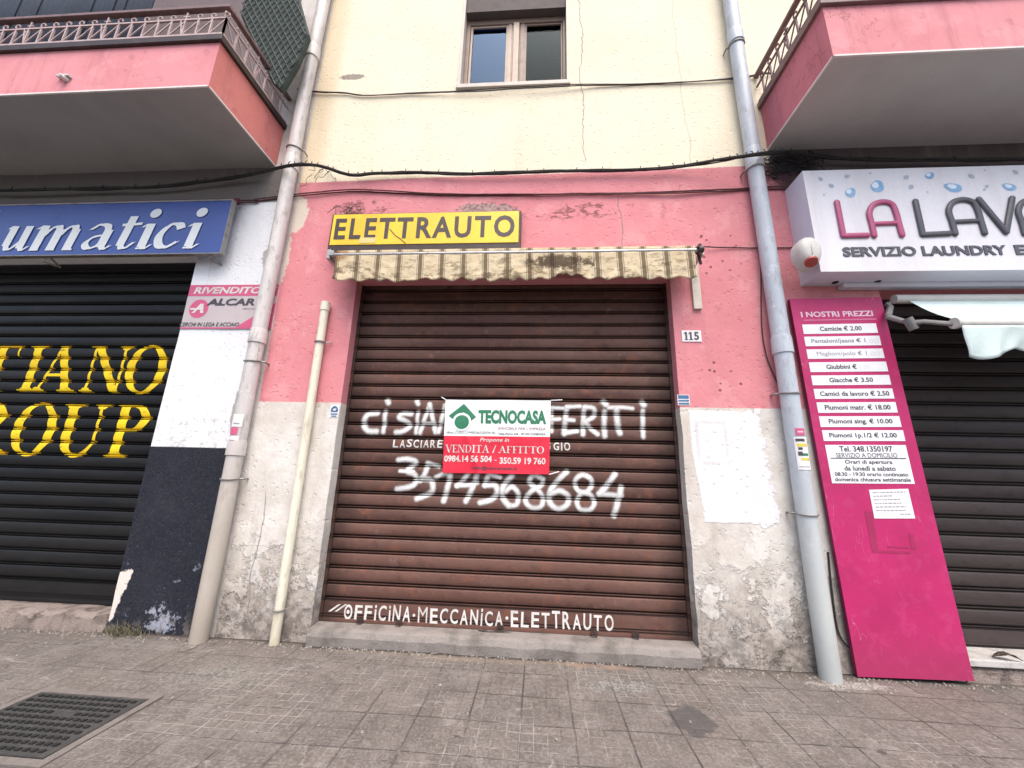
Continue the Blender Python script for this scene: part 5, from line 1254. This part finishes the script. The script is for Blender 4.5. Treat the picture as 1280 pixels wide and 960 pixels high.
# price board
def price_board():
    Yf = -.075; bl, br, tl, tr = at(1070, 842, Yf), at(1215, 848, Yf), at(985, 374, Yf), at(1100.5, 372.5, Yf)
    ang = math.atan2((tl.x + tr.x - bl.x - br.x) / 2, (tl.z + tr.z - bl.z - br.z) / 2); W = ((br.x - bl.x) + (tr.x - tl.x)) / 2; H = tl.z - .008
    M = Matrix.Translation((bl.x + .01, 0, .012)) @ Matrix.Rotation(ang, 4, 'Y'); Mi = M.inverted()
    t = thing('price_board', 'tall magenta price board leaning by the laundry shutter', 'board', (bl.x + W / 2, Yf, 0))
    b = MB(); b.box(0, W, Yf + .003, Yf + .042, 0, H, 0, M=M); b.box(.0, W, Yf, Yf + .0029, 0, H, 1, M=M); b.obj('panel', [M_MAGE, M_MAG], t, bevel=.003)
    loc = lambda x, y, Y=Yf: Mi @ at(980 + x / 3.2, 370 + y / 3.2, Y)
    hd = MB(); a, c = loc(68, 80), loc(357, 80); z0, z1 = loc(210, 83).z, loc(210, 61).z
    put_text(hd, 'I NOSTRI PREZZI', a.x, c.x, z0, z1, Yf - .002, bold=.03, M=M); hd.obj('heading', M_PINKT, t, fixn=False)
    ln = MB(); p, q = loc(80, 100), loc(368, 92); ln.box(p.x, q.x, Yf - .002, Yf - .0005, min(p.z, q.z), max(p.z, q.z) + .006, M=M); ln.obj('rule', worn('rose_rule', (.58, .16, .28), (.5, .1, .2), .5, .5), t)
    rows = [(75, 372, 112, 150, 'Camicie € 2.00', 142, 310, 1), (83, 385, 161, 199, 'Pantaloni/jeans € 1', 108, 325, 2), (92, 398, 212, 250, 'Maglioni/polo € 1', 130, 330, 2), (102, 412, 264, 303, 'Giubbini €', 168, 290, 1), (111, 424, 317, 356, 'Giacche € 3.50', 180, 355, 0), (121, 437, 371, 411, 'Camici da lavoro € 2.50', 143, 420, 0), (133, 450, 425, 467, 'Piumoni matr. € 18.00', 162, 425, 0), (143, 465, 481, 524, 'Piumoni sing. € 10.00', 178, 433, 0), (155, 480, 537, 580, 'Piumoni 1p.1/2 € 12.00', 180, 450, 0)]
    def strip(xl, xr, yt, yb):
        A, B = loc(xl, (yt + yb) / 2), loc(xr, (yt + yb) / 2); zt, zb = loc((xl + xr) / 2, yt).z, loc((xl + xr) / 2, yb).z
        return A.x, B.x, zb, zt
    for xl, xr, yt, yb, s, ta, tb, fa in rows:
        X0, X1, zb, zt = strip(xl, xr, yt, yb); l = MB(); l.box(X0, X1, Yf - .0025, Yf - .0004, zb, zt, M=M); o = l.obj('price_label', M_LABEL, t, fixn=True)
        tx = MB(); h = zt - zb; desc = .0
        put_text(tx, s, loc(ta, (yt + yb) / 2).x, loc(tb, (yt + yb) / 2).x, zb + h * (.20 if any(ch in s for ch in 'pgj/') else .28), zb + h * .78, Yf - .004, bold=.022, M=M); tx.obj('lettering', M_FAINT if fa == 2 else M_TXT, o, fixn=False)
        if fa:
            tx = MB(); put_text(tx, {'Camicie € 2.00': '2', 'Pantaloni/jeans € 1': '.80', 'Maglioni/polo € 1': '.80', 'Giubbini €': '3.50'}[s], loc(tb + 2, yt).x, loc(min(tb + 48, xr - 8), yt).x, zb + h * .25, zb + h * .7, Yf - .0036, M=M) if s[0] != 'C' else None
            if tx.v: tx.obj('faded_price', worn('rubbed_print', (.62, .62, .67), (.7, .7, .74), .5, .5), o, fixn=False)
    X0, X1, zb, zt = strip(178, 504, 596, 750); l = MB(); l.box(X0, X1, Yf - .0025, Yf - .0004, zb, zt, M=M); o = l.obj('price_label', M_LABEL, t); tag(o, 'large white label with telephone number and opening hours')
    tx = MB()
    for s, ta, tb, ya, yb in (('Tel. 348.1350197', 220, 432, 623, 600), ('SERVIZIO A DOMICILIO', 207, 452, 646, 628), ('Orari di apertura', 243, 432, 676, 656), ('da lunedì a sabato', 240, 445, 699, 680), ('08:30 - 19:30 orario continuato', 202, 495, 721, 705), ('domenica chiusura settimanale', 203, 505, 742, 726)):
        ym = (ya + yb) / 2; put_text(tx, s, loc(ta, ym).x, loc(tb, ym).x, loc(340, ya).z, loc(340, yb).z, Yf - .004, bold=.02, M=M)
    p, q = loc(186, 652), loc(486, 650); tx.box(p.x, q.x, Yf - .0042, Yf - .0036, q.z - .004, q.z + .004, M=M); tx.obj('lettering', M_TXT, o, fixn=False)
    # scuffs: rubbed tape marks
    sc = MB()
    for x0, y0, x1, y1 in ((1089, 640, 1090, 686), (1091, 690, 1138, 690), (1140, 668, 1140, 686), (1110, 684, 1136, 684)):
        p, q = at(x0, y0, Yf - .001), at(x1, y1, Yf - .001); sc.box(min(p.x, q.x) - .004, max(p.x, q.x) + .004, Yf - .0012 - x0 * 1e-6, Yf - .0003, min(p.z, q.z) - .004, max(p.z, q.z) + .004)
    sc.obj('tape_mark', worn('old_tape_mark', (.30, .015, .08), (.38, .03, .1), .6, .6), t)
    # paper notice
    A = [at(980 + x / 3.2, 370 + y / 3.2, Yf - .003) for x, y in ((362, 890), (525, 890), (497, 771), (340, 775))]
    n = thing('paper_notice', 'small white printed paper taped low on the magenta board', 'notice', tuple(A[0]))
    b = MB(); b.face(A); b.face([p + Vector((0, .002, 0)) for p in A][::-1]); b.obj('sheet', M_PAPER, n, fixn=False)
    k = MB(); rnd = random.Random(2)
    for i in range(7):
        u0 = .08 if i < 6 else .65; u1 = rnd.uniform(.5, .93) if i < 6 else .9; vv = .88 - i * .125
        q = lambda u, v: A[0].lerp(A[1], u).lerp(A[3].lerp(A[2], u), v) + Vector((0, -.001, 0))
        uu = u0
        while uu < u1:
            w = rnd.uniform(.03, .1); k.face([q(uu, vv), q(min(uu + w, u1), vv), q(min(uu + w, u1), vv + .03), q(uu, vv + .03)]); uu += w + .02
    k.obj('print', M_FAINT, n, fixn=False)
price_board()

# house number and small stickers
def plate():
    Y = -.008; a, c = at(853, 427, Y), at(876, 413, Y); t = thing('house_number', 'small white tile with the number 115 on the pink wall', 'number plate', (a.x, Y, a.z))
    b = MB(); b.box(a.x, c.x, Y, -.001, a.z, c.z); b.obj('tile', M_PAPER, t, bevel=.002)
    k = MB(); w = c.x - a.x; h = c.z - a.z
    G = Glyphs(k, Y - .0015, lambda u, v: (a.x + w * u, a.z + h * (.14 + .72 * v)))
    for u in (.22, .46): G.bar(u, 0, u, 1, .10); G.hb(u - .10, u + .10, 0, .09); G.poly([(u - .05, 1), (u - .12, .80), (u - .12, .72), (u - .04, .80)])
    put_text(k, '5', a.x + w * .62, a.x + w * .88, a.z + h * .13, c.z - h * .13, Y - .0015, bold=.04)
    k.obj('lettering', M_TXT, t, fixn=False)
plate()
def sticker(cx, cy, w, h, Y, label, kind):
    a, c = at(cx - w / 2, cy + h / 2, Y), at(cx + w / 2, cy - h / 2, Y); t = thing('sticker', label, 'sticker', (a.x, Y, a.z)); b = MB(); b.box(a.x, c.x, Y, Y + .002, a.z, c.z); b.obj('backing', M_PAPER, t)
    W, H = c.x - a.x, c.z - a.z; k = MB()
    if kind == 'L':
        k.tube([(a.x + W * .5 + W * .32 * math.cos(R(q)), Y - .001, a.z + H * .55 + H * .32 * math.sin(R(q))) for q in range(0, 181, 20)], .010, 5); k.box(a.x + W * .12, c.x - W * .12, Y - .003, Y - .0005, a.z + H * .44, a.z + H * .56); k.box(a.x + W * .1, c.x - W * .1, Y - .003, Y - .0005, a.z + H * .22, a.z + H * .32); k.box(a.x + W * .2, c.x - W * .2, Y - .003, Y - .0005, a.z + H * .06, a.z + H * .14)
    else:
        for u, v in ((.62, .95), (.36, .5), (.08, .24)): k.box(a.x + W * .06, c.x - W * .06, Y - .003, Y - .0005, a.z + H * u, a.z + H * v)
    k.obj('print', M_BLUES, t)
sticker(418, 514, 13, 15, -.006, 'small blue and white sticker beside the cream conduit', 'L')
sticker(854.5, 500, 14, 13, -.006, 'small blue striped sticker on the pink wall right of brown shutter', 'R')
def pipe_sticker(x, y, r, a0, a1, z0, z1, mat, label, bits=()):
    t = thing('sticker', label, 'sticker', (x, y - r, z0))
    def patch(a0, a1, z0, z1, m, name, rr):
        b = MB(); n = 12
        for i in range(n):
            p, q = R(a0 + (a1 - a0) * i / n), R(a0 + (a1 - a0) * (i + 1) / n)
            b.face([(x + rr * math.sin(p), y - rr * math.cos(p), z0), (x + rr * math.sin(q), y - rr * math.cos(q), z0), (x + rr * math.sin(q), y - rr * math.cos(q), z1), (x + rr * math.sin(p), y - rr * math.cos(p), z1)])
        b.obj(name, m, t)
    patch(a0, a1, z0, z1, mat, 'backing', r + .003)
    for u0, u1, v0, v1, m in bits: patch(a0 + (a1 - a0) * u0, a0 + (a1 - a0) * u1, z0 + (z1 - z0) * v0, z0 + (z1 - z0) * v1, m, 'print', r + .0045)
xL, yL, rL = -3.045 + .02 * mnoise.noise(Vector((2.0 * .4, -3.045, 0))), -.105, .0765; z = lambda py: at(296, py, -.2).z
pipe_sticker(xL, yL, rL, -40, 45, z(533), z(517), M_PAPER, 'blank white sticker on the beige downpipe, topmost of three', [(.3, .8, .2, .3, M_FAINT)])
pipe_sticker(xL, yL, rL, -35, 25, z(543), z(534), M_ALCP, 'small pink sticker on the beige downpipe between two white ones')
pipe_sticker(xL, yL, rL, -45, 40, z(558), z(545), M_PAPER, 'white printed sticker on the beige downpipe, lowest of three', [(.3, .7, .5, .65, M_FAINT), (.45, .6, .25, .4, M_TXT)])
xR, yR, rR = 2.385 + .02 * mnoise.noise(Vector((1.85 * .4, 2.385, 0))), -.105, .0805; z = lambda py: at(1003, py, -.2).z
pipe_sticker(xR, yR, rR, -28, 28, z(544), z(535), M_ALCP, 'small pink label on the blue grey downpipe above a printed flyer', [(.2, .8, .4, .6, M_PINKT)])
pipe_sticker(xR, yR, rR, -42, 38, z(587), z(546), M_PAPER, 'white flyer with yellow bands stuck on the blue grey downpipe', [(.1, .75, .86, .95, M_TXT), (.15, .9, .70, .80, M_YST), (.2, .5, .60, .68, M_TXT), (.3, .9, .42, .5, M_GREEN), (.15, .45, .42, .55, M_TXT), (.3, .95, .28, .36, M_YST), (.1, .9, .08, .1, M_FAINT)])

# manhole cover
def manhole():
    x0, x1, y0, y1 = -3.36, -2.575, -1.585, -1.01; t = thing('manhole_cover', 'dark cast iron manhole cover with raised studs in the pavement', 'manhole cover', ((x0 + x1) / 2, (y0 + y1) / 2, 0))
    b = MB(); b.box(x0 + .01, x1 - .01, y0 + .01, y1 - .01, -.02, .007)
    nx, ny = 15, 10; st = MB()
    for i in range(nx):
        for j in range(ny):
            cx = x0 + .05 + (x1 - x0 - .1) * (i + (.25 if j % 2 else -.0)) / (nx - .5); cy = y0 + .05 + (y1 - y0 - .1) * j / (ny - 1)
            if abs(i - 8) < 2 and abs(j - 6) < 1: continue
            st.box(cx - .014, cx + .014, cy - .011, cy + .011, .0072, .0135)
    o = b.obj('cover', worn('dusty_iron', (.040, .039, .039), (.085, .08, .076), .6, .7, 12, .002, .1), t, bevel=.002); st.obj('studs', worn('worn_iron_studs', (.014, .014, .015), (.03, .03, .03), .5, .5, 12), o)
    c = MB(); q = .05
    for (a, d, e, f) in ((x0 - q, x1 + q, y1, y1 + q), (x0 - q, x1 + q, y0 - q, y0), (x0 - q, x0, y0 + .0005, y1 - .0005), (x1, x1 + q, y0 + .0005, y1 - .0005)): c.box(a, d, e, f, -.02, .006)
    c.obj('frame', worn('frame_mortar', (.17, .15, .138), (.085, .072, .066), .7, .85, 9, .004), t)
    l = MB(); l.box(x0 + .001, x1 - .001, y0 + .001, y0 + .009, -.02, .008); l.box(x1 - .009, x1 - .001, y0 + .01, y1 - .001, -.02, .008); l.obj('iron_rim', M_IRON, t)
manhole()

# weeds and litter at the foot of the wall
def weeds():
    b = MB(); rnd = random.Random(11)
    for k in range(230):
        cx = rnd.gauss(-3.83, .13); cx = min(-3.5, max(-4.35, cx)); cy = -.02 - abs(rnd.gauss(0, .045)); h = rnd.uniform(.04, .19) * (1 - min(1, abs(cx + 3.83) / .6)); d = Vector((rnd.uniform(-.8, .8), rnd.uniform(-.7, .15), 1.1)).normalized()
        s = Vector((rnd.uniform(-1, 1), rnd.uniform(-1, 1), 0)).normalized() * rnd.uniform(.0015, .004); p = Vector((cx, cy, -.005)); m = p + d * h * .6; e = p + d * h + Vector((d.x, d.y, -.3)) * h * .25
        b.face([p - s, p + s, m + s * .8, m - s * .8]); b.face([m - s * .8, m + s * .8, e])
    tag(b.obj('weed', M_WEED, fixn=False), 'dry tuft of weeds at the foot of the navy pier', 'weed')
weeds()
def litter():
    b = MB(); rnd = random.Random(5)
    def stone(x, y, r):
        n = 7; z = r * .4; top = [(x + r * .6 * math.cos(i * 6.283 / n), y + r * .6 * math.sin(i * 6.283 / n), z * rnd.uniform(.8, 1.2)) for i in range(n)]; bot = [(x + r * math.cos(i * 6.283 / n) * rnd.uniform(.8, 1.2), y + r * math.sin(i * 6.283 / n) * rnd.uniform(.8, 1.2), -.004) for i in range(n)]
        b.face(top); [b.face([bot[i], bot[(i + 1) % n], top[(i + 1) % n], top[i]]) for i in range(n)]
    for k in range(900):
        x = rnd.uniform(-6.5, 4.2); y = -.06 - abs(rnd.gauss(0, .045)) if rnd.random() < .8 else rnd.uniform(-1.3, -.1); stone(x, y, rnd.uniform(.003, .011))
    for px, py in ((550, 856), (752, 826), (750, 853)): p = gnd(px, py); stone(p.x, p.y, .016)
    for k in range(60): stone(rnd.gauss(2.42, .16), -.2 + rnd.gauss(0, .05), rnd.uniform(.005, .016))
    tag(b.obj('litter', worn('stone_litter', (.30, .27, .24), (.10, .085, .08), .9, .9, 40)), 'grit and small stones scattered on the pavement', 'grit', kind='stuff')
litter()
lf = MB(); p = at(1252, 797, -.0); W = [.004, .022, .034, .036, .026, .010, .003]
S = [Vector((p.x - .09 + .18 * i / 6, .02 - .05 * i / 6, .172 + .030 * math.sin(i * .52) + .004)) for i in range(7)]
for i in range(6):
    for sg in (-1, 1): lf.face([S[i], S[i + 1], S[i + 1] + Vector((.3 * W[i + 1], sg * W[i + 1], .35 * W[i + 1])), S[i] + Vector((.3 * W[i], sg * W[i], .35 * W[i]))])
o = lf.obj('dead_leaf', worn('dead_leaf_brown', (.05, .035, .025), (.09, .06, .04), .6, .7, 30), smooth=True); m = o.modifiers.new('t', 'SOLIDIFY'); m.thickness = .003
tag(o, 'curled dark dead leaf on the pale sill of the right shutter', 'leaf')
for o in list(COL.objects):
    if o.get('category') == 'cable': o['group'] = 'cables and wires strung along the facade'
    if o.get('category') == 'sticker' and 'pipe' in o['label']: o['group'] = 'stickers on the beige downpipe' if 'beige' in o['label'] else 'stickers on the blue grey downpipe'
